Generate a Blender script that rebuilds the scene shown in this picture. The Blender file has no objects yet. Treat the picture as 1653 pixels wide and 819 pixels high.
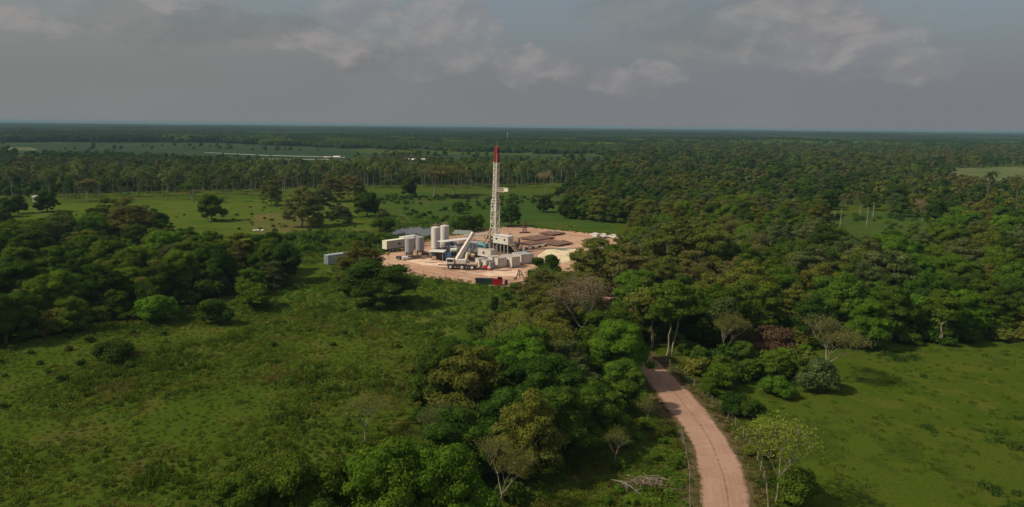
import bpy, math, random
import numpy as np
from mathutils import Matrix, Vector, Euler
PI = math.pi
R = math.radians
random.seed(7)
scene = bpy.context.scene
col = scene.collection

# ------------------------------------------------------------------ camera
CAM_H, FPX, W, H = 46.0, 1200.0, 1653.0, 819.0
PITCH = math.atan((409.5 - 203.0) / FPX)
ROLL = R(0.62)
cam_d = bpy.data.cameras.new('camera')
cam = bpy.data.objects.new('camera', cam_d)
col.objects.link(cam)
CM = Matrix.Rotation(PI / 2 - PITCH, 3, 'X') @ Matrix.Rotation(ROLL, 3, 'Z')
cam.location = (0, 0, CAM_H)
cam.rotation_euler = CM.to_euler()
cam_d.sensor_width = 36.0
cam_d.lens = 36.0 * FPX / W
cam_d.clip_start = 1.0
cam_d.clip_end = 90000
scene.camera = cam
CMI = CM.transposed()

def at(u, v, z=0.0):
    """ground point (height z) seen at photo position u, v"""
    d = CM @ Vector((u - W / 2, -(v - H / 2), -FPX))
    t = (z - CAM_H) / d.z
    return Vector((d.x * t, d.y * t, z))

def proj(p):
    q = CMI @ (Vector(p) - Vector((0, 0, CAM_H)))
    return (W / 2 - FPX * q.x / q.z, H / 2 + FPX * q.y / q.z, -q.z)

def height(u, v, vt):
    """height above the ground point at (u, v) whose top shows at vt"""
    b = at(u, v)
    lo, hi = 0.0, 80.0
    for _ in range(40):
        m = (lo + hi) / 2
        if proj((b.x, b.y, m))[1] > vt: lo = m
        else: hi = m
    return lo

# ------------------------------------------------------------------ world, sun, exposure
SUN_EL, SUN_FROM = 44.0, 192.0     # the sun stands to the left, a little behind the camera (direction of the sun, degrees from +X)
world = bpy.data.worlds.new('World')
scene.world = world
world.use_nodes = True
nt = world.node_tree
for n in list(nt.nodes): nt.nodes.remove(n)

class NB:
    """small node builder"""
    def __init__(s, nt): s.nt = nt
    def n(s, t, **k):
        x = s.nt.nodes.new(t)
        for a, b in k.items(): setattr(x, a, b)
        return x
    def l(s, a, b): s.nt.links.new(a, b)
    def put(s, sock, v):
        if hasattr(v, 'default_value') and hasattr(v, 'links'): s.nt.links.new(v, sock)
        elif v is not None: sock.default_value = v
    def m(s, op, a, b=None, c=None, clamp=False):
        x = s.n('ShaderNodeMath', operation=op, use_clamp=clamp)
        s.put(x.inputs[0], a)
        if b is not None: s.put(x.inputs[1], b)
        if c is not None: s.put(x.inputs[2], c)
        return x.outputs[0]
    def mix(s, f, a, b, blend='MIX'):
        x = s.n('ShaderNodeMix', data_type='RGBA', blend_type=blend)
        s.put(x.inputs[0], f); 
        for i, v in ((6, a), (7, b)):
            if isinstance(v, tuple) and len(v) == 3: v = (*v, 1)
            s.put(x.inputs[i], v)
        return x.outputs[2]
    def ramp(s, f, lo, hi, a=0.0, b=1.0):
        x = s.n('ShaderNodeMapRange', interpolation_type='SMOOTHSTEP')
        s.put(x.inputs[0], f); x.inputs[1].default_value = lo; x.inputs[2].default_value = hi
        x.inputs[3].default_value = a; x.inputs[4].default_value = b
        return x.outputs[0]
    def noise(s, vec, scale, detail=4, rough=0.55, dist=0.0):
        x = s.n('ShaderNodeTexNoise')
        s.l(vec, x.inputs['Vector'])
        x.inputs['Scale'].default_value = scale; x.inputs['Detail'].default_value = detail
        x.inputs['Roughness'].default_value = rough; x.inputs['Distortion'].default_value = dist
        return x.outputs[0]

b = NB(nt)
sky = b.n('ShaderNodeTexSky', sky_type='NISHITA')
sky.sun_disc = False
sky.sun_elevation = R(SUN_EL)
sky.sun_rotation = R(90 - SUN_FROM)
sky.air_density = 1.4; sky.dust_density = 3.0; sky.ozone_density = 1.5
tc = b.n('ShaderNodeTexCoord')
sep = b.n('ShaderNodeSeparateXYZ'); b.l(tc.outputs['Generated'], sep.inputs[0])
az = b.m('ARCTAN2', sep.outputs[0], sep.outputs[1])
el = b.m('ARCSINE', sep.outputs[2])
comb = b.n('ShaderNodeCombineXYZ'); b.l(az, comb.inputs[0]); b.l(b.m('MULTIPLY', el, 1.7), comb.inputs[1])
vec = comb.outputs[0]
n_big = b.noise(vec, 9.0, 7, 0.56, 0.25)
n_soft = b.noise(vec, 5.0, 3, 0.5, 0.2)
offs = b.n('ShaderNodeVectorMath', operation='ADD'); b.l(vec, offs.inputs[0]); offs.inputs[1].default_value = (0.012, -0.022, 0)
n_off = b.noise(offs.outputs[0], 9.0, 7, 0.56, 0.25)
n_w1 = b.noise(vec, 14.0, 5, 0.6, 0.0)
n_w2 = b.noise(offs.outputs[0], 21.0, 5, 0.6, 0.0)
azw = b.m('ADD', az, b.m('MULTIPLY', b.m('SUBTRACT', n_w1, 0.5), 0.16))
elw = b.m('ADD', el, b.m('MULTIPLY', b.m('SUBTRACT', n_w2, 0.5), 0.075))
def blob(u, v, ru, rv):
    hz = 203 + (u - 826) * 0.0108
    a0, e0 = (u - 826.5) / 1200, (hz - v) / 1200
    x = b.m('MULTIPLY', b.m('SUBTRACT', azw, a0), 1200 / ru)
    y = b.m('MULTIPLY', b.m('SUBTRACT', elw, e0), 1200 / rv)
    d = b.m('ADD', b.m('MULTIPLY', x, x), b.m('MULTIPLY', y, y))
    return b.ramp(d, 0.0, 2.2, 1.0, 0.0)
def blobs(L):
    r = None
    for q in L:
        k = blob(*q)
        r = k if r is None else b.m('MAXIMUM', r, k)
    return r
lit = blobs([(710, 70, 85, 52), (752, 30, 40, 26), (585, 28, 60, 38), (560, 82, 70, 26), (850, 112, 62, 30), (1405, 112, 56, 24),
             (80, 70, 150, 22), (1010, 132, 80, 24), (300, 22, 120, 14), (1290, 80, 120, 44), (1250, 25, 90, 30)])
dark = blobs([(310, 60, 120, 34), (1170, 66, 180, 38), (450, 62, 80, 28), (1120, 28, 190, 30), (620, 105, 60, 22)])
n_puff = b.noise(vec, 17.0, 6, 0.55, 0.1)
dens_l = b.ramp(b.m('ADD', b.m('MULTIPLY', lit, 0.62), b.m('ADD', b.m('MULTIPLY', n_big, 0.5), b.m('MULTIPLY', n_puff, 0.5))), 0.64, 1.16)
dens_d = b.ramp(b.m('ADD', b.m('MULTIPLY', dark, 0.45), b.m('MULTIPLY', b.m('ADD', n_soft, n_big), 0.5)), 0.52, 0.98)
thin = b.ramp(n_soft, 0.45, 0.8, 0.0, 0.45)
SKY_K = 1 / 0.1
def sc(c): return tuple(x * SKY_K for x in c)
horizon_f = b.ramp(el, 0.0, 0.22, 1.0, 0.45)
warm_side = b.ramp(az, -0.75, 0.6)
haze_c = b.mix(warm_side, sc((0.205, 0.216, 0.214)), sc((0.190, 0.198, 0.218)))
upper_c = b.mix(b.ramp(az, -0.7, 0.1), sc((0.165, 0.178, 0.186)), sc((0.165, 0.190, 0.235)))
base = b.mix(b.ramp(el, 0.01, 0.16), haze_c, upper_c)
base = b.mix(horizon_f, sky.outputs[0], base)
base = b.mix(b.ramp(el, 0.2, 0.7, 0.0, 0.75), base, sc((0.36, 0.37, 0.39)))
edge = b.ramp(b.m('SUBTRACT', n_big, n_off), -0.09, 0.12)
lit_c = b.mix(edge, sc((0.235, 0.235, 0.25)), sc((0.335, 0.310, 0.305)))
c1 = b.mix(b.m('MULTIPLY', thin, 0.8), base, sc((0.235, 0.235, 0.245)))
c2 = b.mix(b.m('MULTIPLY', dens_d, 0.55), c1, b.mix(edge, sc((0.178, 0.184, 0.188)), sc((0.25, 0.238, 0.23))))
c3 = b.mix(b.m('MULTIPLY', dens_l, b.ramp(el, 0.03, 0.08, 0.35, 0.68)), c2, lit_c)
bg = b.n('ShaderNodeBackground'); bg.inputs[1].default_value = 0.1
b.l(c3, bg.inputs[0])
out = b.n('ShaderNodeOutputWorld'); b.l(bg.outputs[0], out.inputs[0])

sd = bpy.data.lights.new('sun', 'SUN')
sun = bpy.data.objects.new('sun', sd)
col.objects.link(sun)
sd.energy = 3.9; sd.angle = R(1.0); sd.color = (1.0, 0.90, 0.76)
sdir = Vector((math.cos(R(SUN_EL)) * math.cos(R(SUN_FROM)), math.cos(R(SUN_EL)) * math.sin(R(SUN_FROM)), math.sin(R(SUN_EL))))
sun.rotation_euler = sdir.to_track_quat('Z', 'Y').to_euler()
sun.location = (-200, 0, 300)

scene.view_settings.view_transform = 'Standard'
scene.view_settings.look = 'None'
scene.view_settings.exposure = 0.0
scene.view_settings.gamma = 1.0
scene.view_settings.use_curve_mapping = False
scene.render.engine = 'CYCLES'
cy = scene.cycles
cy.max_bounces = 5; cy.diffuse_bounces = 3; cy.glossy_bounces = 2; cy.transmission_bounces = 2; cy.volume_bounces = 0
cy.transparent_max_bounces = 4; cy.use_denoising = True; cy.caustics_reflective = False; cy.caustics_refractive = False
cy.sample_clamp_indirect = 4

# ------------------------------------------------------------------ helpers
def tag(o, label=None, cat=None, group=None, kind=None):
    if label: o['label'] = label
    if cat: o['category'] = cat
    if group: o['group'] = group
    if kind: o['kind'] = kind
    return o

def link(name, me, mat=None, parent=None):
    o = bpy.data.objects.new(name, me)
    col.objects.link(o)
    if mat is not None and me is not None and not me.materials: me.materials.append(mat)
    if parent is not None: o.parent = parent
    return o

def empty(name, loc, rz=0.0, scale=1.0):
    o = bpy.data.objects.new(name, None)
    col.objects.link(o)
    o.location = loc; o.rotation_euler = (0, 0, rz); o.scale = (scale,) * 3 if isinstance(scale, (int, float)) else scale
    o.empty_display_size = 0.5
    return o

def np_mesh(name, V, F, smooth=False):
    """V (n,3) array, F (m,k) array of polygons with k corners, or a list of such arrays"""
    if not isinstance(F, list): F = [F]
    F = [f for f in F if len(f)]
    me = bpy.data.meshes.new(name)
    me.vertices.add(len(V)); me.vertices.foreach_set('co', np.asarray(V, dtype=np.float32).ravel())
    loops = np.concatenate([f.ravel() for f in F]).astype(np.int32)
    tot = np.concatenate([np.full(len(f), f.shape[1]) for f in F]).astype(np.int32)
    st = np.concatenate([[0], np.cumsum(tot)[:-1]]).astype(np.int32)
    me.loops.add(len(loops)); me.loops.foreach_set('vertex_index', loops)
    me.polygons.add(len(tot)); me.polygons.foreach_set('loop_start', st); me.polygons.foreach_set('loop_total', tot)
    me.polygons.foreach_set('use_smooth', np.full(len(tot), smooth, dtype=bool))
    me.update(calc_edges=True); me.validate()
    return me

class MB:
    """collects boxes, tubes and cylinders for one mesh"""
    def __init__(s): s.V = []; s.F = []
    def add(s, vs, fs):
        k = len(s.V); s.V += [tuple(v) for v in vs]; s.F += [tuple(i + k for i in f) for f in fs]; return s
    def box(s, x0, x1, y0, y1, z0, z1):
        return s.add([(x0, y0, z0), (x1, y0, z0), (x1, y1, z0), (x0, y1, z0), (x0, y0, z1), (x1, y0, z1), (x1, y1, z1), (x0, y1, z1)],
                     [(0, 3, 2, 1), (4, 5, 6, 7), (0, 1, 5, 4), (1, 2, 6, 5), (2, 3, 7, 6), (3, 0, 4, 7)])
    def cb(s, c, d): return s.box(c[0] - d[0] / 2, c[0] + d[0] / 2, c[1] - d[1] / 2, c[1] + d[1] / 2, c[2] - d[2] / 2, c[2] + d[2] / 2)
    def bar(s, p, q, w=0.1, w2=None, n=4, r2=None):
        p, q = Vector(p), Vector(q); d = (q - p)
        if d.length < 1e-5: return s
        z = d.normalized(); x = z.orthogonal().normalized() if abs(z.z) < 0.99 else Vector((1, 0, 0)); y = z.cross(x).normalized(); x = y.cross(z)
        if abs(z.z) < 0.99:
            x = Vector((0, 0, 1)).cross(z).normalized(); y = z.cross(x)
        vs = []
        for e, r in ((p, w), (q, w if r2 is None else r2)):
            for i in range(n):
                a = 2 * PI * (i + 0.5) / n
                k = r / (2 * math.cos(PI / n)) if n == 4 else r / 2
                vs.append(e + x * math.cos(a) * k + y * math.sin(a) * k)
        fs = [(i, (i + 1) % n, n + (i + 1) % n, n + i) for i in range(n)] + [tuple(range(n))[::-1], tuple(range(n, 2 * n))]
        return s.add(vs, fs)
    def cyl(s, p, q, r, n=20, r2=None): return s.bar(p, q, 2 * r, n=n, r2=None if r2 is None else 2 * r2)
    def poly(s, pts, z0, z1):
        n = len(pts)
        return s.add([(x, y, z0) for x, y in pts] + [(x, y, z1) for x, y in pts],
                     [tuple(range(n))[::-1], tuple(range(n, 2 * n))] + [(i, (i + 1) % n, n + (i + 1) % n, n + i) for i in range(n)])
    def prism(s, prof, axis, a0, a1):
        """profile points (along, z) extruded along the other horizontal axis"""
        n = len(prof)
        f = (lambda a, t, z: (t, a, z)) if axis == 'y' else (lambda a, t, z: (a, t, z))
        return s.add([f(a0, t, z) for t, z in prof] + [f(a1, t, z) for t, z in prof],
                     [tuple(range(n))[::-1], tuple(range(n, 2 * n))] + [(i, (i + 1) % n, n + (i + 1) % n, n + i) for i in range(n)])
    def build(s, name, mat, parent=None, bevel=0.0, smooth=False):
        import bmesh
        me = bpy.data.meshes.new(name); me.from_pydata(s.V, [], s.F); me.update()
        bm = bmesh.new(); bm.from_mesh(me)
        if bevel:
            try: bmesh.ops.bevel(bm, geom=bm.edges[:], offset=bevel, segments=1, affect='EDGES')
            except Exception: pass
        bmesh.ops.recalc_face_normals(bm, faces=bm.faces[:])
        if smooth:
            for f in bm.faces: f.smooth = len(f.verts) == 4
            for e in bm.edges:
                if e.is_manifold and e.calc_face_angle(0) > 0.6: e.smooth = False
        bm.to_mesh(me); bm.free()
        return link(name, me, mat, parent)

# ------------------------------------------------------------------ materials
def new_mat(name):
    m = bpy.data.materials.new(name); m.use_nodes = True
    for n in list(m.node_tree.nodes): m.node_tree.nodes.remove(n)
    return m, NB(m.node_tree)

def paint(name, c, rough=0.55, metal=0.0, wear=0.25, wear_c=None, streak=0.0, scale=0.8):
    """painted or bare surface with grime and scratches"""
    m, b = new_mat(name)
    tc = b.n('ShaderNodeTexCoord'); v = tc.outputs['Object']
    n1 = b.noise(v, scale, 6, 0.65)
    mp = b.n('ShaderNodeMapping'); b.l(v, mp.inputs[0]); mp.inputs['Scale'].default_value = (3, 3, 0.35)
    n2 = b.noise(mp.outputs[0], 2.0, 5, 0.6)
    wc = wear_c or tuple(x * 0.55 + y for x, y in zip(c, (0.05, 0.035, 0.02)))
    f = b.m('MULTIPLY', b.ramp(n1, 0.42, 0.75), wear)
    f2 = b.m('MULTIPLY', b.ramp(n2, 0.48, 0.72), streak)
    cc = b.mix(b.m('MAXIMUM', f, f2), c, wc)
    p = b.n('ShaderNodeBsdfPrincipled'); b.l(cc, p.inputs['Base Color'])
    p.inputs['Roughness'].default_value = rough; p.inputs['Metallic'].default_value = metal
    p.inputs['Specular IOR Level'].default_value = 0.3
    bp = b.n('ShaderNodeBump'); bp.inputs['Strength'].default_value = 0.15; bp.inputs['Distance'].default_value = 0.05
    b.l(n1, bp.inputs['Height']); b.l(bp.outputs[0], p.inputs['Normal'])
    o = b.n('ShaderNodeOutputMaterial'); b.l(p.outputs[0], o.inputs[0])
    return m

def leaf_mat(name, c1, c2, c3=None, var=0.4, trans=0.36):
    c1, c2, c3 = [None if c is None else (c[0] * 1.42, c[1] * 1.42, c[2] * 1.05) for c in (c1, c2, c3)]
    m, b = new_mat(name)
    tc = b.n('ShaderNodeTexCoord'); oi = b.n('ShaderNodeObjectInfo')
    v = b.n('ShaderNodeVectorMath', operation='ADD'); b.l(tc.outputs['Object'], v.inputs[0])
    k = b.n('ShaderNodeCombineXYZ'); r = b.m('MULTIPLY', oi.outputs['Random'], 90.0); b.l(r, k.inputs[0]); b.l(r, k.inputs[1]); b.l(k.outputs[0], v.inputs[1])
    n1 = b.noise(v.outputs[0], 0.45, 3, 0.6)
    n2 = b.noise(v.outputs[0], 3.5, 2, 0.6)
    cc = b.mix(b.ramp(n1, 0.36, 0.64), c1, c2)
    if c3: cc = b.mix(b.m('MULTIPLY', b.ramp(n2, 0.55, 0.7), 0.7), cc, c3)
    br = b.m('ADD', 1.0 - var / 2, b.m('MULTIPLY', b.m('FRACT', b.m('MULTIPLY', oi.outputs['Random'], 7.31)), var))
    br = b.m('MULTIPLY', br, b.m('ADD', 0.72, b.m('MULTIPLY', n2, 0.56)))
    hs = b.n('ShaderNodeHueSaturation')
    hs.inputs['Saturation'].default_value = 1.0
    b.put(hs.inputs['Hue'], b.m('ADD', 0.485, b.m('MULTIPLY', b.m('FRACT', b.m('MULTIPLY', oi.outputs['Random'], 3.17)), 0.03)))
    b.put(hs.inputs['Value'], br); b.l(cc, hs.inputs['Color'])
    d = b.n('ShaderNodeBsdfDiffuse'); b.l(hs.outputs[0], d.inputs[0])
    t = b.n('ShaderNodeBsdfTranslucent'); b.l(hs.outputs[0], t.inputs[0])
    mx = b.n('ShaderNodeMixShader'); mx.inputs[0].default_value = trans
    b.l(d.outputs[0], mx.inputs[1]); b.l(t.outputs[0], mx.inputs[2])
    o = b.n('ShaderNodeOutputMaterial'); b.l(mx.outputs[0], o.inputs[0])
    return m

def soil_mat(name, cols, scales=(0.012, 0.09, 0.8), bump=0.4, bump_scale=1.2, bdist=0.4, extra=None):
    """ground: colours mixed by noise at three sizes (world metres)"""
    m, b = new_mat(name)
    g = b.n('ShaderNodeNewGeometry'); v = g.outputs['Position']
    n1 = b.noise(v, scales[0], 5, 0.6, 0.4); n2 = b.noise(v, scales[1], 5, 0.6, 0.5); n3 = b.noise(v, scales[2], 4, 0.65)
    c = b.mix(b.ramp(n1, 0.38, 0.62), cols[0], cols[1])
    c = b.mix(b.ramp(n2, 0.44, 0.66), c, cols[2])
    if len(cols) > 3: c = b.mix(b.m('MULTIPLY', b.ramp(b.m('ADD', b.m('MULTIPLY', n1, 0.5), b.m('MULTIPLY', n2, 0.5)), 0.53, 0.6), 0.75), c, cols[3])
    hs = b.n('ShaderNodeHueSaturation'); b.l(c, hs.inputs['Color']); b.put(hs.inputs['Value'], b.m('ADD', 0.55, b.m('MULTIPLY', n3, 0.9)))
    c = hs.outputs[0]
    if extra: c = extra(b, v, c)
    p = b.n('ShaderNodeBsdfPrincipled'); b.put(p.inputs['Base Color'], c); p.inputs['Roughness'].default_value = 0.95
    p.inputs['Specular IOR Level'].default_value = 0.0
    hb = b.noise(v, bump_scale, 6, 0.7)
    bp = b.n('ShaderNodeBump'); bp.inputs['Strength'].default_value = bump; bp.inputs['Distance'].default_value = bdist
    b.l(hb, bp.inputs['Height']); b.l(bp.outputs[0], p.inputs['Normal'])
    o = b.n('ShaderNodeOutputMaterial'); b.l(p.outputs[0], o.inputs[0])
    return m

# ------------------------------------------------------------------ ground sheets
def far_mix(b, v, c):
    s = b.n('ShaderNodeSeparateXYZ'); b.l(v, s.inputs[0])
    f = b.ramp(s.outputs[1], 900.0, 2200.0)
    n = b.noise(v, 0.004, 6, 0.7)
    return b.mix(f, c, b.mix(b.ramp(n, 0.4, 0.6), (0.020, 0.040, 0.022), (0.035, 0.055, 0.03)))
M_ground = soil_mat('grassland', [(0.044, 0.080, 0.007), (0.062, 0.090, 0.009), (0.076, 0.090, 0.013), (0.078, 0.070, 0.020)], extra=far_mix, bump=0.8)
M_shaded_floor = soil_mat('shaded_forest_floor', [(0.030, 0.035, 0.014), (0.045, 0.04, 0.02), (0.02, 0.03, 0.01)], bump=0.8)
M_pasture = soil_mat('pasture_grass', [(0.058, 0.092, 0.008), (0.072, 0.102, 0.010), (0.090, 0.106, 0.014), (0.038, 0.068, 0.008)], scales=(0.03, 0.16, 1.8), bump=1.0, bump_scale=2.6, bdist=0.35)
M_meadow = soil_mat('meadow_grass', [(0.058, 0.098, 0.010), (0.078, 0.108, 0.013), (0.096, 0.106, 0.020), (0.042, 0.076, 0.010)], scales=(0.02, 0.07, 0.6), bump=0.5, bump_scale=0.8)
M_lush = soil_mat('lush_grass', [(0.042, 0.082, 0.013), (0.060, 0.088, 0.015), (0.034, 0.066, 0.012), (0.075, 0.086, 0.022)], scales=(0.014, 0.05, 0.5), bump=0.4, bump_scale=0.6)
M_dry = soil_mat('dry_grass', [(0.10, 0.100, 0.026), (0.125, 0.105, 0.034), (0.08, 0.10, 0.02)], scales=(0.03, 0.1, 0.8))
M_farfield = soil_mat('far_field', [(0.032, 0.054, 0.024), (0.044, 0.064, 0.030), (0.024, 0.044, 0.019)], scales=(0.004, 0.015, 0.05), bump=0.2)
M_palefield = soil_mat('pale_field', [(0.105, 0.125, 0.045), (0.13, 0.135, 0.055), (0.08, 0.105, 0.036)], scales=(0.008, 0.03, 0.2), bump=0.1)
M_yellow = soil_mat('ripe_crop', [(0.38, 0.33, 0.05), (0.42, 0.36, 0.06), (0.30, 0.30, 0.05)], bump=0.1)
def tyre_marks(b, v, c):
    w = b.n('ShaderNodeTexWave', wave_type='BANDS', bands_direction='DIAGONAL')
    b.l(v, w.inputs[0]); w.inputs['Scale'].default_value = 0.12; w.inputs['Distortion'].default_value = 9; w.inputs['Detail'].default_value = 3; w.inputs['Detail Scale'].default_value = 0.4
    c = b.mix(b.m('MULTIPLY', b.ramp(w.outputs['Fac'], 0.62, 0.95), 0.3), c, (0.58, 0.41, 0.29))
    n = b.noise(v, 0.16, 6, 0.72, 1.2)
    c = b.mix(b.m('MULTIPLY', b.ramp(n, 0.54, 0.70), 0.65), c, (0.24, 0.145, 0.10))
    n = b.noise(v, 0.05, 3, 0.5, 2.0)
    return b.mix(b.m('MULTIPLY', b.ramp(n, 0.55, 0.62), 0.35), c, (0.55, 0.39, 0.27))
M_pad = soil_mat('packed_earth', [(0.40, 0.230, 0.142), (0.49, 0.300, 0.19), (0.30, 0.170, 0.105), (0.53, 0.355, 0.23)], scales=(0.02, 0.08, 0.9), bump=0.5, bump_scale=0.9, bdist=0.25, extra=tyre_marks)
M_cream = soil_mat('pale_gravel', [(0.66, 0.55, 0.34), (0.72, 0.60, 0.38), (0.58, 0.44, 0.28)], scales=(0.05, 0.2, 1), bump=0.3)
M_spoil = soil_mat('pale_spoil', [(0.68, 0.47, 0.33), (0.74, 0.54, 0.38), (0.56, 0.36, 0.25)], scales=(0.05, 0.3, 1.5), bump=0.5)
M_verge = soil_mat('verge', [(0.115, 0.085, 0.042), (0.14, 0.095, 0.05), (0.060, 0.070, 0.022), (0.17, 0.11, 0.065)], scales=(0.05, 0.25, 1.6), bump=0.9, bump_scale=2.0, bdist=0.3)
M_farroad = paint('pale_track', (0.34, 0.34, 0.29), 0.9)

def inside(poly, x, y):
    n = len(poly); c = False; j = n - 1
    for i in range(n):
        xi, yi = poly[i]; xj, yj = poly[j]
        if (yi > y) != (yj > y) and x < (xj - xi) * (y - yi) / (yj - yi) + xi: c = not c
        j = i
    return c

def g_poly(pix): return [tuple(at(u, v)[:2]) for u, v in pix]

def sheet(name, pix, z, mat, jit=0.8, step=3.0, kind='structure'):
    """a flat sheet on the ground with an uneven edge"""
    import bmesh
    rnd = random.Random(len(name) * 7 + int(pix[0][0]))
    P = g_poly(pix); pts = []
    for i in range(len(P)):
        a, c = Vector(P[i]), Vector(P[(i + 1) % len(P)])
        L = (c - a).length; n = max(1, min(120, int(L / step)))
        for k in range(n):
            q = a.lerp(c, k / n); nrm = (c - a).orthogonal().normalized()
            w = jit * (rnd.uniform(-1, 1) * 0.6 + math.sin(k * 0.55 + i) * 0.5)
            q = q + nrm * (w if k else 0); pts.append((q.x, q.y, z))
    bm = bmesh.new(); vs = [bm.verts.new(p) for p in pts]
    f = bm.faces.new(vs); bmesh.ops.triangulate(bm, faces=[f]); 
    bmesh.ops.recalc_face_normals(bm, faces=bm.faces[:])
    for f in bm.faces:
        if f.normal.z < 0: f.normal_flip()
    me = bpy.data.meshes.new(name); bm.to_mesh(me); bm.free()
    return tag(link(name, me, mat), kind=kind)

def big_ground():
    xs = [-26000, -6000, -1500, -400, 0, 400, 1500, 6000, 26000]; ys = [-250, 0, 200, 600, 1500, 5000, 12000, 33000]
    V = [(x, y, 0) for y in ys for x in xs]; n = len(xs)
    F = [(j * n + i, j * n + i + 1, (j + 1) * n + i + 1, (j + 1) * n + i) for j in range(len(ys) - 1) for i in range(n - 1)]
    return np_mesh('ground', np.array(V, float), np.array(F))
tag(link('ground', big_ground(), M_ground), kind='structure')

# clearings, meadows and fields seen from above
P_RIGHT_FIELD = [(1200, 640), (1330, 600), (1420, 562), (1560, 556), (1760, 548), (1980, 900), (1280, 960), (1235, 790), (1222, 720)]
P_MID_MEADOW = [(505, 452), (540, 430), (650, 440), (700, 452), (830, 468), (850, 480), (800, 520), (690, 545), (560, 520), (430, 500), (420, 480)]
P_BEHIND = [(600, 312), (780, 308), (900, 312), (985, 330), (985, 372), (850, 362), (780, 368), (660, 362), (600, 350)]
P_LEFT_MEADOW = [(20, 335), (200, 325), (420, 322), (560, 318), (580, 350), (600, 385), (540, 410), (500, 430), (380, 400), (240, 375), (60, 372)]
sheet('right_pasture', P_RIGHT_FIELD, 0.010, M_pasture, 1.5)
sheet('meadow_below_site', P_MID_MEADOW, 0.008, M_meadow, 2.0)
sheet('green_meadow', P_BEHIND, 0.012, M_lush, 3.0, 6)
sheet('grazed_meadow', P_LEFT_MEADOW, 0.012, M_meadow, 3.0, 6)
sheet('dry_grass_patch', [(400, 350), (440, 344), (500, 352), (510, 372), (470, 382), (415, 378)], 0.030, M_dry, 3.0, 5)
sheet('forest_clearing', [(1325, 352), (1400, 343), (1480, 346), (1535, 368), (1510, 422), (1385, 428), (1325, 398)], 0.012, M_lush, 4.0, 6)
F1 = [(-40, 236), (120, 231), (330, 231), (560, 240), (600, 250), (560, 262), (300, 258), (120, 250), (-40, 250)]
F2 = [(575, 248), (760, 250), (960, 252), (1010, 258), (900, 262), (700, 258), (540, 256)]
F3 = [(1528, 274), (1600, 270), (1800, 271), (1800, 296), (1650, 294), (1560, 290)]
sheet('distant_field', F1, 0.06, M_farfield, 10, 40)
sheet('distant_field', F2, 0.09, M_farfield, 10, 40)
sheet('pale_distant_field', F3, 0.06, M_palefield, 5, 20)
sheet('pale_distant_field', [(-60, 238), (50, 238), (60, 243), (-60, 244)], 0.10, M_palefield, 6, 30)
sheet('crop_strip', [(16, 323), (38, 322), (38, 328), (16, 329)], 0.05, M_yellow, 0.8, 4)
sheet('white_farm_road', [(330, 246.2), (430, 250.8), (560, 254), (560, 254.7), (430, 251.6), (330, 246.6)], 0.12, M_farroad, 0.5, 30)
sheet('white_farm_road', [(410, 256.4), (530, 257.6), (532, 258.3), (410, 257.0)], 0.13, M_farroad, 0.5, 30)

# the well pad
P_PAD = [(560, 418), (612, 412), (650, 400), (700, 385), (770, 372), (830, 364), (900, 371), (960, 377), (1030, 383), (1020, 398), (950, 425), (905, 450), (850, 470), (760, 458), (700, 450), (640, 441), (590, 436)]
sheet('well_pad', P_PAD, 0.020, M_pad, 1.6, 1.5)
sheet('pale_gravel_patch', [(868, 414), (880, 404), (905, 399), (935, 402), (930, 416), (900, 428), (872, 424)], 0.028, M_cream, 0.5, 1.5)
M_dark_earth = soil_mat('dark_earth', [(0.13, 0.095, 0.075), (0.20, 0.13, 0.095), (0.10, 0.08, 0.07)], scales=(0.1, 0.4, 2))
sheet('stained_ground', [(690, 414), (705, 402), (740, 392), (785, 390), (815, 396), (845, 404), (830, 415), (800, 422), (765, 428), (740, 424), (712, 421)], 0.032, M_dark_earth, 0.8, 1.5)  # dark brown sheet under the machinery
sheet('pale_spoil_patch', [(655, 421), (690, 417), (730, 424), (745, 432), (715, 431), (680, 428)], 0.028, M_spoil, 0.7, 1.5)
sheet('pale_spoil_patch', [(768, 442), (800, 437), (838, 436), (835, 446), (790, 447)], 0.028, M_spoil, 0.7, 1.5)

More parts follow.
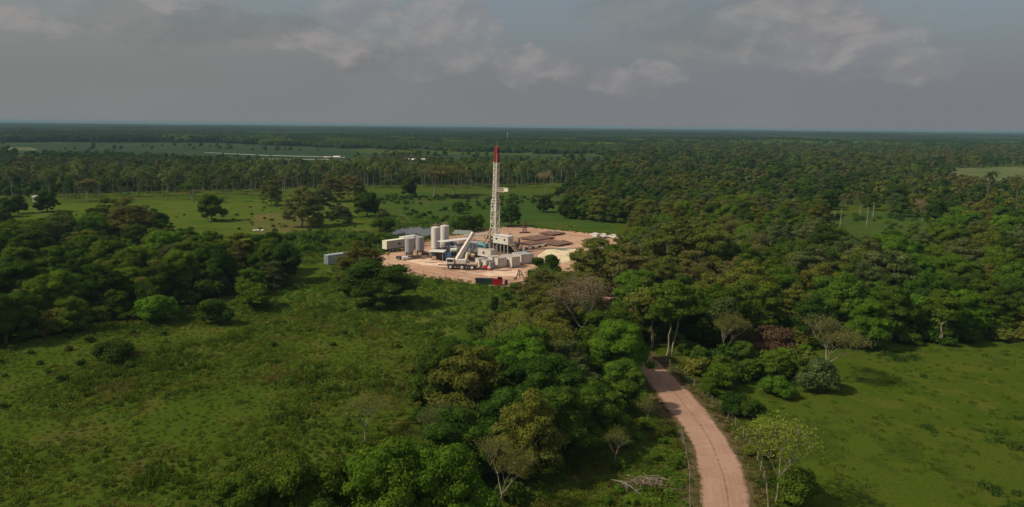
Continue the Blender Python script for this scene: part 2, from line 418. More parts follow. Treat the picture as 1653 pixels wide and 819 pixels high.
def road_strip(name, cl, width, z, mat, jit, uv=True, seed=3):
    """a strip along a smooth centreline with rough edges"""
    rnd = random.Random(seed)
    P = [at(u, v) for u, v in cl]; C = []
    for i in range(len(P) - 1):
        p0, p1, p2, p3 = P[max(0, i - 1)], P[i], P[i + 1], P[min(len(P) - 1, i + 2)]
        n = max(2, int((p2 - p1).length / 0.7))
        for k in range(n):
            t = k / n
            C.append(0.5 * ((2 * p1) + (p2 - p0) * t + (2 * p0 - 5 * p1 + 4 * p2 - p3) * t * t + (3 * p1 - p0 - 3 * p2 + p3) * t ** 3))
    C.append(P[-1]); V = []; F = []; UV = []; s = 0; cols = 9
    for i, c in enumerate(C):
        d = (C[min(i + 1, len(C) - 1)] - C[max(0, i - 1)]).normalized(); nr = Vector((d.y, -d.x, 0))
        if i: s += (C[i] - C[i - 1]).length
        jl = jit * (rnd.uniform(-.5, .5) + math.sin(s * 0.21) * 0.5 + math.sin(s * 0.57 + 1) * .35); jr = jit * (rnd.uniform(-.5, .5) + math.sin(s * 0.27 + 2) * 0.5 + math.sin(s * .71) * .3)
        for k in range(cols):
            t = k / (cols - 1) * 2 - 1
            w = (width / 2) * t + (jl * -1 if k == 0 else jr if k == cols - 1 else 0)
            V.append((c.x + nr.x * w, c.y + nr.y * w, z)); UV.append((t, s))
    for i in range(len(C) - 1):
        for k in range(cols - 1): F.append((i * cols + k, i * cols + k + 1, (i + 1) * cols + k + 1, (i + 1) * cols + k))
    me = np_mesh(name, np.array(V), np.array(F))
    ul = me.uv_layers.new(name='UVMap')
    li = np.zeros(len(me.loops), dtype=np.int32); me.loops.foreach_get('vertex_index', li)
    ul.data.foreach_set('uv', np.array(UV, dtype=np.float32)[li].ravel())
    return tag(link(name, me, mat), kind='structure'), C

def road_mat():
    m, b = new_mat('dirt_road')
    uv = b.n('ShaderNodeUVMap'); s = b.n('ShaderNodeSeparateXYZ'); b.l(uv.outputs[0], s.inputs[0])
    g = b.n('ShaderNodeNewGeometry'); v = g.outputs['Position']
    n1 = b.noise(v, 0.15, 5, 0.6, 0.3); n2 = b.noise(v, 1.3, 6, 0.7); n3 = b.noise(v, 6, 3, 0.7)
    mp = b.n('ShaderNodeMapping'); b.l(uv.outputs[0], mp.inputs[0]); mp.inputs['Scale'].default_value = (5, 0.06, 1)
    ns = b.noise(mp.outputs[0], 1.5, 5, 0.6)
    c = b.mix(b.ramp(n1, 0.35, 0.65), (0.325, 0.195, 0.130), (0.39, 0.245, 0.170))
    c = b.mix(b.m('MULTIPLY', b.ramp(n2, 0.45, 0.75), 0.5), c, (0.25, 0.135, 0.09))
    c = b.mix(b.m('MULTIPLY', b.ramp(ns, 0.5, 0.68), 0.45), c, (0.41, 0.25, 0.18))
    wob = b.m('ADD', s.outputs[0], b.m('MULTIPLY', b.m('SUBTRACT', n1, 0.5), 0.25))
    mid = b.ramp(b.m('ABSOLUTE', b.m('ADD', wob, -0.06)), 0.015, 0.06, 1, 0)
    c = b.mix(b.m('MULTIPLY', mid, b.ramp(n2, 0.35, 0.6)), c, (0.20, 0.12, 0.078))
    edge = b.ramp(b.m('ADD', b.m('ABSOLUTE', s.outputs[0]), b.m('MULTIPLY', b.m('SUBTRACT', n2, 0.5), 0.5)), 0.82, 1.02)
    c = b.mix(edge, c, (0.15, 0.10, 0.055))
    hs = b.n('ShaderNodeHueSaturation'); b.l(c, hs.inputs['Color']); b.put(hs.inputs['Value'], b.m('ADD', 0.8, b.m('MULTIPLY', n3, 0.4)))
    p = b.n('ShaderNodeBsdfPrincipled'); b.l(hs.outputs[0], p.inputs['Base Color']); p.inputs['Roughness'].default_value = 0.95
    p.inputs['Specular IOR Level'].default_value = 0.0
    bp = b.n('ShaderNodeBump'); bp.inputs['Strength'].default_value = 0.5; bp.inputs['Distance'].default_value = 0.15
    b.l(b.m('ADD', n2, ns), bp.inputs['Height']); b.l(bp.outputs[0], p.inputs['Normal'])
    o = b.n('ShaderNodeOutputMaterial'); b.l(p.outputs[0], o.inputs[0])
    return m
ROAD = [(1185, 1150), (1178, 900), (1174, 819), (1163, 760), (1141, 705), (1108, 660), (1074, 620), (1042, 588), (1012, 567), (988, 545), (984, 515), (988, 485), (965, 455), (935, 428), (905, 408)]
road_strip('road_verge', ROAD, 10.5, 0.004, M_verge, 1.2, seed=5)
_, ROAD_C = road_strip('dirt_road', ROAD, 5.9, 0.016, road_mat(), 0.35)
road_strip('meadow_track', [(640, 348), (690, 350), (740, 352), (790, 355)], 1.6, 0.020, M_dry, 0.3)

sheet('belt_floor', [(-80, 318), (200, 311), (420, 305), (600, 298), (950, 295), (1010, 266), (600, 262), (400, 264), (100, 258), (-80, 262)], 0.040, M_shaded_floor, 6, 20)  # floor sheet coloured dark to hold the shade under the packed palms
# pond
def water_mat():
    m, b = new_mat('pond_water')
    g = b.n('ShaderNodeNewGeometry'); n = b.noise(g.outputs['Position'], 0.9, 3, 0.6)
    p = b.n('ShaderNodeBsdfPrincipled'); p.inputs['Base Color'].default_value = (0.06, 0.058, 0.042, 1); p.inputs['Roughness'].default_value = 0.06
    bp = b.n('ShaderNodeBump'); bp.inputs['Strength'].default_value = 0.08; bp.inputs['Distance'].default_value = 0.1
    b.l(n, bp.inputs['Height']); b.l(bp.outputs[0], p.inputs['Normal'])
    o = b.n('ShaderNodeOutputMaterial'); b.l(p.outputs[0], o.inputs[0])
    return m
sheet('pond_water', [(622, 376), (640, 369), (668, 366), (700, 367), (712, 373), (700, 380), (660, 383), (634, 382)], 0.024, water_mat(), 1.0)

# ------------------------------------------------------------------ foliage meshes
def nrng(seed): return np.random.default_rng(seed)

def cards(rg, P, N, size, aspect=1.0, jitter=0.7):
    """leaf-sprig faces at P facing roughly along N; each is a folded quad"""
    n = len(P)
    N = N + rg.normal(0, jitter, (n, 3)); N /= np.linalg.norm(N, axis=1, keepdims=True) + 1e-9
    T = np.cross(N, rg.normal(0, 1, (n, 3))); T /= np.linalg.norm(T, axis=1, keepdims=True) + 1e-9
    B = np.cross(N, T)
    s = (size * rg.uniform(0.55, 1.35, (n, 1)))
    a = T * s * aspect; c = B * s * 0.6
    V = np.stack([P - a, P - c * 0.9 + N * s * 0.12, P + a, P + c + N * s * 0.12], 1).reshape(-1, 3)
    return V, np.arange(4 * n).reshape(n, 4)

def ico(sub):
    import bmesh
    bm = bmesh.new(); bmesh.ops.create_icosphere(bm, subdivisions=sub, radius=1.0)
    V = np.array([v.co[:] for v in bm.verts]); F = np.array([[v.index for v in f.verts] for f in bm.faces]); bm.free()
    return V, F
ICO1, ICO2 = ico(1), ico(2)

def lobes_round(rg, n, R0, z0, z1, flat=0.75, k=1.0):
    L = []
    for i in range(n):
        a = rg.uniform(0, 2 * PI); t = rg.uniform(0, 1) ** 0.6
        zz = rg.uniform(0, 1) ** 0.8
        prof = math.sqrt(max(0.05, 1 - (max(0, zz - 0.25) / 0.78) ** 2)) * (0.82 if zz < 0.15 else 1)
        rr = R0 * prof * (0.35 + 0.5 * t)
        r = R0 * rg.uniform(0.2, 0.42) * k
        L.append((rr * math.cos(a), rr * math.sin(a), z0 + r * 0.5 + zz * (z1 - z0 - r), r, r * flat))
    L.append((0, 0, z0 + (z1 - z0) * 0.45, R0 * 0.62, (z1 - z0) * 0.42))
    return L

def lobes_layer(rg, n, R0, z0, z1, stretch=1.5):
    n = int(n * 1.3)
    L = []
    for i in range(n):
        a = rg.uniform(0, 2 * PI); t = math.sqrt(rg.uniform(0, 1))
        dome = z0 + (z1 - z0) * (1 - 0.75 * t * t)
        z = dome - rg.uniform(0, 1) ** 1.3 * (z1 - z0) * 0.75
        r = R0 * rg.uniform(0.12, 0.25)
        L.append((R0 * t * 0.85 * math.cos(a), R0 * t * 0.85 * math.sin(a), z, r, r * rg.uniform(0.4, 0.7)))
    return L

def crown_mesh(name, L, seed, n_cards, size, core=0.80, sub=2, gaps=0.0, shell=(0.78, 1.12), aspect=1.0, jitter=0.42):
    rg = nrng(seed); VV = []; FQ = []; FT = []; k = 0
    w = np.array([l[3] ** 2 for l in L]); w /= w.sum()
    cnt = rg.multinomial(n_cards, w)
    base = ICO2 if sub == 2 else ICO1
    for l, c in zip(L, cnt):
        cx, cy, cz, r, rz = l
        d = rg.normal(0, 1, (c, 3)); d /= np.linalg.norm(d, axis=1, keepdims=True)
        d[:, 2] = np.where(d[:, 2] < -0.35, -d[:, 2], d[:, 2])
        q = rg.uniform(shell[0], shell[1], (c, 1))
        lump = 1 + 0.13 * np.sin(d[:, :1] * 7 + cx) * np.sin(d[:, 1:2] * 6 + cy) + 0.1 * np.sin(d[:, 2:3] * 9 + cz)
        P = d * q * lump * np.array([r, r, rz]) + np.array([cx, cy, cz])
        N = d / np.array([r, r, rz]); N /= np.linalg.norm(N, axis=1, keepdims=True) + 1e-9
        V, F = cards(rg, P, N, size, aspect, jitter); VV.append(V); FQ.append(F + k); k += len(V)
        if core > 0:
            BV, BF = base
            dd = BV * (1 + rg.normal(0, 0.09, (len(BV), 1)))
            V = dd * core * np.array([r, r, rz]) + np.array([cx, cy, cz]); VV.append(V); FT.append(BF + k); k += len(V)
    V = np.concatenate(VV)
    V[:, 2] = np.maximum(V[:, 2], 0.02)
    return np_mesh(name, V, [np.concatenate(FQ)] + ([np.concatenate(FT)] if FT else []))

class Tubes:
    def __init__(s): s.V = []; s.F = []; s.k = 0
    def path(s, pts, rads, n=6):
        pts = [Vector(p) for p in pts]; rings = []
        for i, p in enumerate(pts):
            d = (pts[min(i + 1, len(pts) - 1)] - pts[max(0, i - 1)]).normalized()
            x = d.orthogonal().normalized(); y = d.cross(x)
            for a in range(n): s.V.append(tuple(p + (x * math.cos(2 * PI * a / n) + y * math.sin(2 * PI * a / n)) * rads[i]))
        for i in range(len(pts) - 1):
            for a in range(n): s.F.append((s.k + i * n + a, s.k + i * n + (a + 1) % n, s.k + (i + 1) * n + (a + 1) % n, s.k + (i + 1) * n + a))
        s.k += len(pts) * n
    def mesh(s, name): return np_mesh(name, np.array(s.V), np.array(s.F), True)

def limb_path(rnd, a, c, sag=0.15, n=5):
    a, c = Vector(a), Vector(c); L = (c - a).length; out = []
    for i in range(n + 1):
        t = i / n; p = a.lerp(c, t)
        p.z += math.sin(t * PI) * L * sag
        if 0 < i < n: p += Vector((rnd.uniform(-1, 1), rnd.uniform(-1, 1), rnd.uniform(-1, 1))) * L * 0.045
        out.append(p)
    return out

def trunk_for(name, L, seed, fork, r0, limbs=9, stems=1, n=6, lean=0.4):
    rnd = random.Random(seed); T = Tubes()
    forks = []
    for s in range(stems):
        bx = rnd.uniform(-.5, .5) * (stems > 1) * 1.2; by = rnd.uniform(-.5, .5) * (stems > 1) * 1.2
        tp = Vector((bx * 2.2 + rnd.uniform(-lean, lean), by * 2.2 + rnd.uniform(-lean, lean), fork * rnd.uniform(0.85, 1.15)))
        pp = limb_path(rnd, (bx, by, -0.1), tp, 0.0); rr = r0 / (1 + 0.35 * (stems - 1))
        T.path(pp, [rr * (1.35 if i == 0 else 1 - 0.09 * i) for i in range(len(pp))], n + 1)
        forks.append(tp)
    tg = sorted(L, key=lambda l: -l[3])[:limbs * 2]; rnd.shuffle(tg)
    for i, l in enumerate(tg[:limbs]):
        f = min(forks, key=lambda f: (f.x - l[0]) ** 2 + (f.y - l[1]) ** 2)
        e = Vector((l[0], l[1], l[2])); pp = limb_path(rnd, f, e, 0.06)
        rr = r0 * rnd.uniform(0.35, 0.5)
        T.path(pp, [rr * (1 - 0.15 * k) for k in range(len(pp))], 5)
    return T.mesh(name)

def branch_tree(seed, H0, spread, depth=5, trunk_h=0.35, r0=0.22, up=0.35, kids=3, flat=0.0):
    """a branching skeleton: returns tubes and the twig ends"""
    rnd = random.Random(seed); T = Tubes(); ends = []
    def grow(p, d, L, r, k):
        n = 3; pts = [p]; q = p
        for i in range(n):
            d = (d + Vector((rnd.uniform(-1, 1), rnd.uniform(-1, 1), rnd.uniform(-.6, .8) * (1 - flat))) * 0.16).normalized()
            q = q + d * L / n; pts.append(q)
        T.path(pts, [r * (1 - 0.4 * i / n) for i in range(n + 1)], 6 if k > 3 else 4 if k > 1 else 3)
        if k == 0: ends.append((q, d)); return
        if k <= 2: ends.append((q, d))
        m = kids + (rnd.random() < 0.35)
        for i in range(m):
            a = 2 * PI * (i + rnd.random() * 0.7) / m
            s = Vector((math.cos(a), math.sin(a), 0)) * spread * rnd.uniform(0.6, 1.2)
            nd = (d * 0.8 + s + Vector((0, 0, up))).normalized()
            grow(q, nd, L * rnd.uniform(0.6, 0.85), r * 0.6, k - 1)
    grow(Vector((0, 0, -0.1)), Vector((rnd.uniform(-.1, .1), rnd.uniform(-.1, .1), 1)).normalized(), H0 * trunk_h, r0, depth)
    mz = max(e[0].z for e in ends)
    return T, ends, mz

def end_leaves(name, ends, seed, per, size, spread):
    rg = nrng(seed); P = []
    for e, d in ends:
        P.append(np.array(e[:]) + rg.normal(0, spread, (per, 3)) * np.array([1, 1, 0.45]))
    P = np.concatenate(P); N = np.tile([0, 0, 1.0], (len(P), 1))
    V, F = cards(rg, P, N, size, 1.2, 0.6)
    return np_mesh(name, V, F)

# foliage colours
LM = {
 'dark green':   leaf_mat('leaf_dark_green', (0.028, 0.055, 0.010), (0.044, 0.080, 0.013), (0.066, 0.100, 0.017)),
 'mid green':    leaf_mat('leaf_mid_green', (0.050, 0.088, 0.012), (0.072, 0.112, 0.015), (0.10, 0.135, 0.022)),
 'bright green': leaf_mat('leaf_bright_green', (0.055, 0.118, 0.012), (0.080, 0.145, 0.016), (0.115, 0.165, 0.022)),
 'olive':        leaf_mat('leaf_olive', (0.082, 0.096, 0.020), (0.112, 0.120, 0.026), (0.15, 0.14, 0.038)),
 'grey green':   leaf_mat('leaf_grey_green', (0.058, 0.080, 0.030), (0.095, 0.112, 0.046), (0.13, 0.14, 0.066)),
 'brownish':     leaf_mat('leaf_brownish', (0.092, 0.092, 0.032), (0.118, 0.112, 0.040), (0.15, 0.135, 0.058)),
 'yellow green': leaf_mat('leaf_yellow_green', (0.085, 0.118, 0.020), (0.12, 0.145, 0.024), (0.16, 0.16, 0.03)),
 'reddish brown': leaf_mat('leaf_red_brown', (0.060, 0.038, 0.026), (0.080, 0.052, 0.034)),
 'pinkish':      leaf_mat('leaf_pinkish', (0.16, 0.12, 0.08), (0.21, 0.16, 0.11), (0.13, 0.12, 0.06)),
}
M_bark = paint('grey_bark', (0.26, 0.22, 0.17), 0.9, wear=0.7, wear_c=(0.13, 0.11, 0.08))
M_bark_d = paint('dark_bark', (0.13, 0.105, 0.08), 0.9, wear=0.7, wear_c=(0.07, 0.055, 0.04))
M_bark_p = paint('pale_bark', (0.27, 0.22, 0.155), 0.85, wear=0.7, wear_c=(0.15, 0.12, 0.08))
M_palmbark = paint('palm_bark', (0.19, 0.165, 0.13), 0.9, wear=0.7, wear_c=(0.10, 0.085, 0.065))
M_palm = leaf_mat('leaf_palm', (0.046, 0.068, 0.019), (0.072, 0.090, 0.028), (0.13, 0.13, 0.052), var=0.6)

PROTO = {}   # shape -> list of (trunk mesh, crown mesh, height, radius)
def reg(shape, tm, cm, h, r): PROTO.setdefault(shape, []).append((tm, cm, h, r))
def build_protos():
    for i in range(4):
        rg = nrng(10 + i); L = lobes_round(rg, 46 + 6 * i, 5.8, 1.0, 11.0, k=0.72)
        reg('round', trunk_for('trunk', L, i, 3.2, 0.34), crown_mesh('crown', L, 20 + i, 15000, 0.17), 11.0, 5.6)
    for i in range(3):
        rg = nrng(40 + i); L = lobes_round(rg, 15, 4.4, 4.6, 14.0, 0.6)
        reg('tall', trunk_for('trunk', L, i + 9, 6.0, 0.26, stems=2 if i != 1 else 1), crown_mesh('crown', L, 50 + i, 8000, 0.22, core=0.72), 14.0, 4.4)
    for i in range(4):
        rg = nrng(60 + i); L = lobes_layer(rg, 60, 6.4, 3.6, 11.5)
        reg('spreading', trunk_for('trunk', L, i + 19, 3.6, 0.36, limbs=16, stems=1 + i % 2), crown_mesh('crown', L, 70 + i, 14000, 0.17, core=0.55, sub=1, aspect=1.5), 11.5, 7.0)
    for i in range(3):
        rg = nrng(80 + i); L = lobes_round(rg, 14, 3.0, 0.0, 3.9, 0.8)
        reg('bushy', trunk_for('trunk', L, i + 29, 0.8, 0.12, limbs=5), crown_mesh('crown', L, 90 + i, 4500, 0.16), 3.9, 3.0)
    for i in range(3):
        T, e, mz = branch_tree(100 + i, 9.0, 0.75, 4, 0.36, 0.20, 0.42)
        reg('feathery', T.mesh('trunk'), end_leaves('crown', e, 110 + i, 16, 0.19, 0.55), mz, 4.6)
    for i in range(3):
        T, e, mz = branch_tree(130 + i, 9.5, 0.85, 5, 0.30, 0.15, 0.34)
        reg('leafless', T.mesh('trunk'), end_leaves('crown', e, 140 + i, 7, 0.10, 0.42), mz, 4.8)
    for i in range(3):
        T, e, mz = branch_tree(160 + i, 9.0, 0.95, 4, 0.42, 0.15, 0.30)
        reg('wispy', T.mesh('trunk'), end_leaves('crown', e, 165 + i, 9, 0.17, 0.75), mz, 4.6)
    # coconut palms
    for i in range(4):
        rnd = random.Random(200 + i); T = Tubes(); hh = 12.0
        lean = Vector((rnd.uniform(-1.3, 1.3), rnd.uniform(-1.3, 1.3), 0))
        pts = [Vector((0, 0, -0.1)) + lean * (t * t) + Vector((0, 0, hh * t)) for t in [k / 7 for k in range(8)]]
        T.path(pts, [0.30, 0.21, 0.18, 0.17, 0.16, 0.15, 0.15, 0.17], 7)
        top = pts[-1]; V = []; F = []; k = 0; nf = 20
        for f in range(nf):
            a = 2 * PI * f / nf * 2.4 + rnd.uniform(-.2, .2); elv = rnd.uniform(-0.15, 1.25); L = rnd.uniform(3.8, 5.0)
            d = Vector((math.cos(a) * math.cos(elv), math.sin(a) * math.cos(elv), math.sin(elv))); p = top.copy(); n = 8
            side = Vector((-math.sin(a), math.cos(a), 0))
            pl = [p.copy()]
            for s in range(n):
                p = p + d * L / n; d = (d + Vector((0, 0, -0.24))).normalized(); pl.append(p.copy())
            T2 = []
            for s in range(n):
                w = 1.0 * math.sin(PI * (s + 0.9) / (n + 1.2))
                for sg in (-1, 1):
                    for h in (0.0, 0.5):
                        q0 = pl[s].lerp(pl[s + 1], h); q1 = pl[s].lerp(pl[s + 1], h + 0.5)
                        tip = q1 + side * sg * w + Vector((0, 0, -0.28 * w)) + (pl[s + 1] - pl[s]) * 0.6
                        V += [q0, q1, tip]; F.append((k, k + 1, k + 2)); k += 3
        reg('palm', T.mesh('trunk'), np_mesh('crown', np.array([v[:] for v in V]), np.array(F)), 13.5, 3.8)
build_protos()

BARK = {'round': M_bark_d, 'tall': M_bark_p, 'spreading': M_bark, 'bushy': M_bark_d, 'feathery': M_bark_p, 'leafless': M_bark_p, 'wispy': M_bark_p, 'palm': M_palmbark}
for sh, L in PROTO.items():
    for tm, cm, h, r in L:
        tm.materials.append(BARK[sh]); cm.materials.append(M_palm if sh == 'palm' else LM['dark green'])

def plant(name, shape, idx, loc, h, rz, colour, label, cat, group=None, wide=1.0):
    """one tree as an Empty with trunk and crown; h = height in metres"""
    tm, cm, ph, pr = PROTO[shape][idx % len(PROTO[shape])]
    s = h / ph
    e = empty(name, loc, rz, (s * wide, s * wide, s))
    t = link('trunk', tm, None, e); c = link('crown', cm, None, e)
    if colour and shape != 'palm':
        c.material_slots[0].link = 'OBJECT'; c.material_slots[0].material = LM[colour]
    return tag(e, label, cat, group)

# ------------------------------------------------------------------ instanced stuff (woodland too numerous to count)
def stuff_points(name, pts, protos, seed=1):
    """pts: list of (x, y, z, rz, scale, index); protos: list of objects kept out of the scene"""
    hid = bpy.data.collections.new(name + '_kinds')
    for i, o in enumerate(protos):
        o.name = f'kind_{i:02d}_{name}'
        hid.objects.link(o)
    order = sorted(range(len(protos)), key=lambda i: protos[i].name)
    me = bpy.data.meshes.new(name)
    A = np.array(pts, dtype=np.float32)
    me.vertices.add(len(A)); me.vertices.foreach_set('co', A[:, :3].ravel())
    a = me.attributes.new('rot', 'FLOAT_VECTOR', 'POINT'); r = np.zeros((len(A), 3), np.float32); r[:, 2] = A[:, 3]; a.data.foreach_set('vector', r.ravel())
    a = me.attributes.new('siz', 'FLOAT', 'POINT'); a.data.foreach_set('value', A[:, 4].copy())
    a = me.attributes.new('idx', 'INT', 'POINT'); a.data.foreach_set('value', A[:, 5].astype(np.int32))
    o = bpy.data.objects.new(name, me); col.objects.link(o)
    ng = bpy.data.node_groups.new(name, 'GeometryNodeTree')
    ng.interface.new_socket('Geometry', in_out='INPUT', socket_type='NodeSocketGeometry')
    ng.interface.new_socket('Geometry', in_out='OUTPUT', socket_type='NodeSocketGeometry')
    N = ng.nodes; gi = N.new('NodeGroupInput'); go = N.new('NodeGroupOutput')
    ip = N.new('GeometryNodeInstanceOnPoints'); ci = N.new('GeometryNodeCollectionInfo')
    ci.inputs['Collection'].default_value = hid; ci.inputs['Separate Children'].default_value = True; ci.inputs['Reset Children'].default_value = True
    def attr(nm, tp):
        x = N.new('GeometryNodeInputNamedAttribute'); x.data_type = tp; x.inputs[0].default_value = nm; return x.outputs['Attribute']
    lk = ng.links.new
    lk(gi.outputs[0], ip.inputs['Points']); lk(ci.outputs[0], ip.inputs['Instance'])
    ip.inputs['Pick Instance'].default_value = True
    lk(attr('idx', 'INT'), ip.inputs['Instance Index']); 
    er = N.new('FunctionNodeEulerToRotation'); lk(attr('rot', 'FLOAT_VECTOR'), er.inputs[0]); lk(er.outputs[0], ip.inputs['Rotation'])
    lk(attr('siz', 'FLOAT'), ip.inputs['Scale']); lk(ip.outputs[0], go.inputs[0])
    md = o.modifiers.new('scatter', 'NODES'); md.node_group = ng
    return o

def proto_obj(parts):
    """join (mesh, material) pairs into one object outside the scene"""
    import bmesh
    me = bpy.data.meshes.new('k'); bm = bmesh.new(); mats = []
    for m, mt in parts:
        k = len(bm.faces); bm.from_mesh(m); bm.faces.ensure_lookup_table()
        if mt not in mats: mats.append(mt)
        for f in bm.faces[k:]: f.material_index = mats.index(mt)
    bm.to_mesh(me); bm.free()
    for mt in mats: me.materials.append(mt)
    return bpy.data.objects.new('k', me)

FAR_KINDS = []   # (object, height, radius)
def far_kinds():
    for i, (nm, sh) in enumerate([('dark green', 0), ('mid green', 0), ('olive', 1), ('dark green', 1), ('grey green', 1), ('bright green', 0), ('brownish', 1), ('dark green', 0)]):
        rg = nrng(300 + i)
        if sh == 0: L = lobes_round(rg, 12, 5.6, 0.6, 10.0)
        else: L = lobes_layer(rg, 22, 6.5, 3.0, 10.5)
        cm = crown_mesh('far', L, 310 + i, 1500, 0.42, core=0.8, sub=1)
        tm = trunk_for('fart', L, i, 3.0, 0.3, limbs=3, n=4)
        FAR_KINDS.append(proto_obj([(tm, M_bark), (cm, LM[nm])]))
    for i in range(3):
        tm, cm, h, r = PROTO['palm'][i]
        FAR_KINDS.append(proto_obj([(tm, M_palmbark), (cm, M_palm)]))
far_kinds()
NEAR_KINDS = []
for sh, i, nm in (('round', 0, 'dark green'), ('round', 1, 'mid green'), ('spreading', 0, 'olive'), ('spreading', 1, 'mid green'), ('round', 2, 'bright green'), ('spreading', 2, 'dark green'), ('spreading', 3, 'grey green'), ('tall', 0, 'mid green')):
    tm, cm, h, r = PROTO[sh][i]
    NEAR_KINDS.append(proto_obj([(tm, BARK[sh]), (cm, LM[nm])]))

# far clumps: about thirty crowns each
M_deep = leaf_mat('leaf_deep_green', (0.015, 0.034, 0.013), (0.024, 0.046, 0.016), (0.03, 0.052, 0.02))
CLUMPS = []
for i in range(5):
    rg = nrng(400 + i); L = []
    for k in range(46):
        x, y = rg.uniform(-27, 27, 2); h = rg.uniform(7, 12.5); r = rg.uniform(3.4, 6.0)
        L.append((x, y, h - r * 0.6, r, r * 0.62)); L.append((x + rg.normal(0, 1.5), y + rg.normal(0, 1.5), h - r, r * 0.8, r * 0.75))
    cm = crown_mesh('clump', L, 410 + i, 5200, 0.75, core=0.92, sub=1)
    CLUMPS.append(proto_obj([(cm, [M_deep, M_deep, LM['dark green'], M_deep, LM['mid green']][i])]))

# ------------------------------------------------------------------ where the trees stand
def bb(P):
    xs = [p[0] for p in P]; ys = [p[1] for p in P]; return min(xs), max(xs), min(ys), max(ys)

class Grid:
    def __init__(s, c): s.c = c; s.d = {}
    def near(s, x, y, r):
        i0, j0 = int(x // s.c), int(y // s.c); k = int(r // s.c) + 1
        for i in range(i0 - k, i0 + k + 1):
            for j in range(j0 - k, j0 + k + 1):
                for (a, q) in s.d.get((i, j), ()):
                    if (a - x) ** 2 + (q - y) ** 2 < r * r: return True
        return False
    def add(s, x, y): s.d.setdefault((int(x // s.c), int(y // s.c)), []).append((x, y))

def scatter(poly_px, spacing, seed, grid=None, avoid=(), tries=14, keep=1.0):
    """random spots inside the polygon, at least spacing(distance) apart"""
    rnd = random.Random(seed); P = g_poly(poly_px); x0, x1, y0, y1 = bb(P)
    area = (x1 - x0) * (y1 - y0); g = grid or Grid(8); out = []
    s0 = spacing
    n = int(area / (s0 * s0) * tries / 4)
    for _ in range(n):
        x, y = rnd.uniform(x0, x1), rnd.uniform(y0, y1)
        if not inside(P, x, y): continue
        if any(inside(a, x, y) for a in avoid): continue
        if g.near(x, y, s0): continue
        g.add(x, y)
        if rnd.random() < keep: out.append((x, y))
    return out

ROADPTS = [(c.x, c.y) for c in ROAD_C][::4]
def near_road(x, y, r): return any((x - a) ** 2 + (y - q) ** 2 < r * r for a, q in ROADPTS)

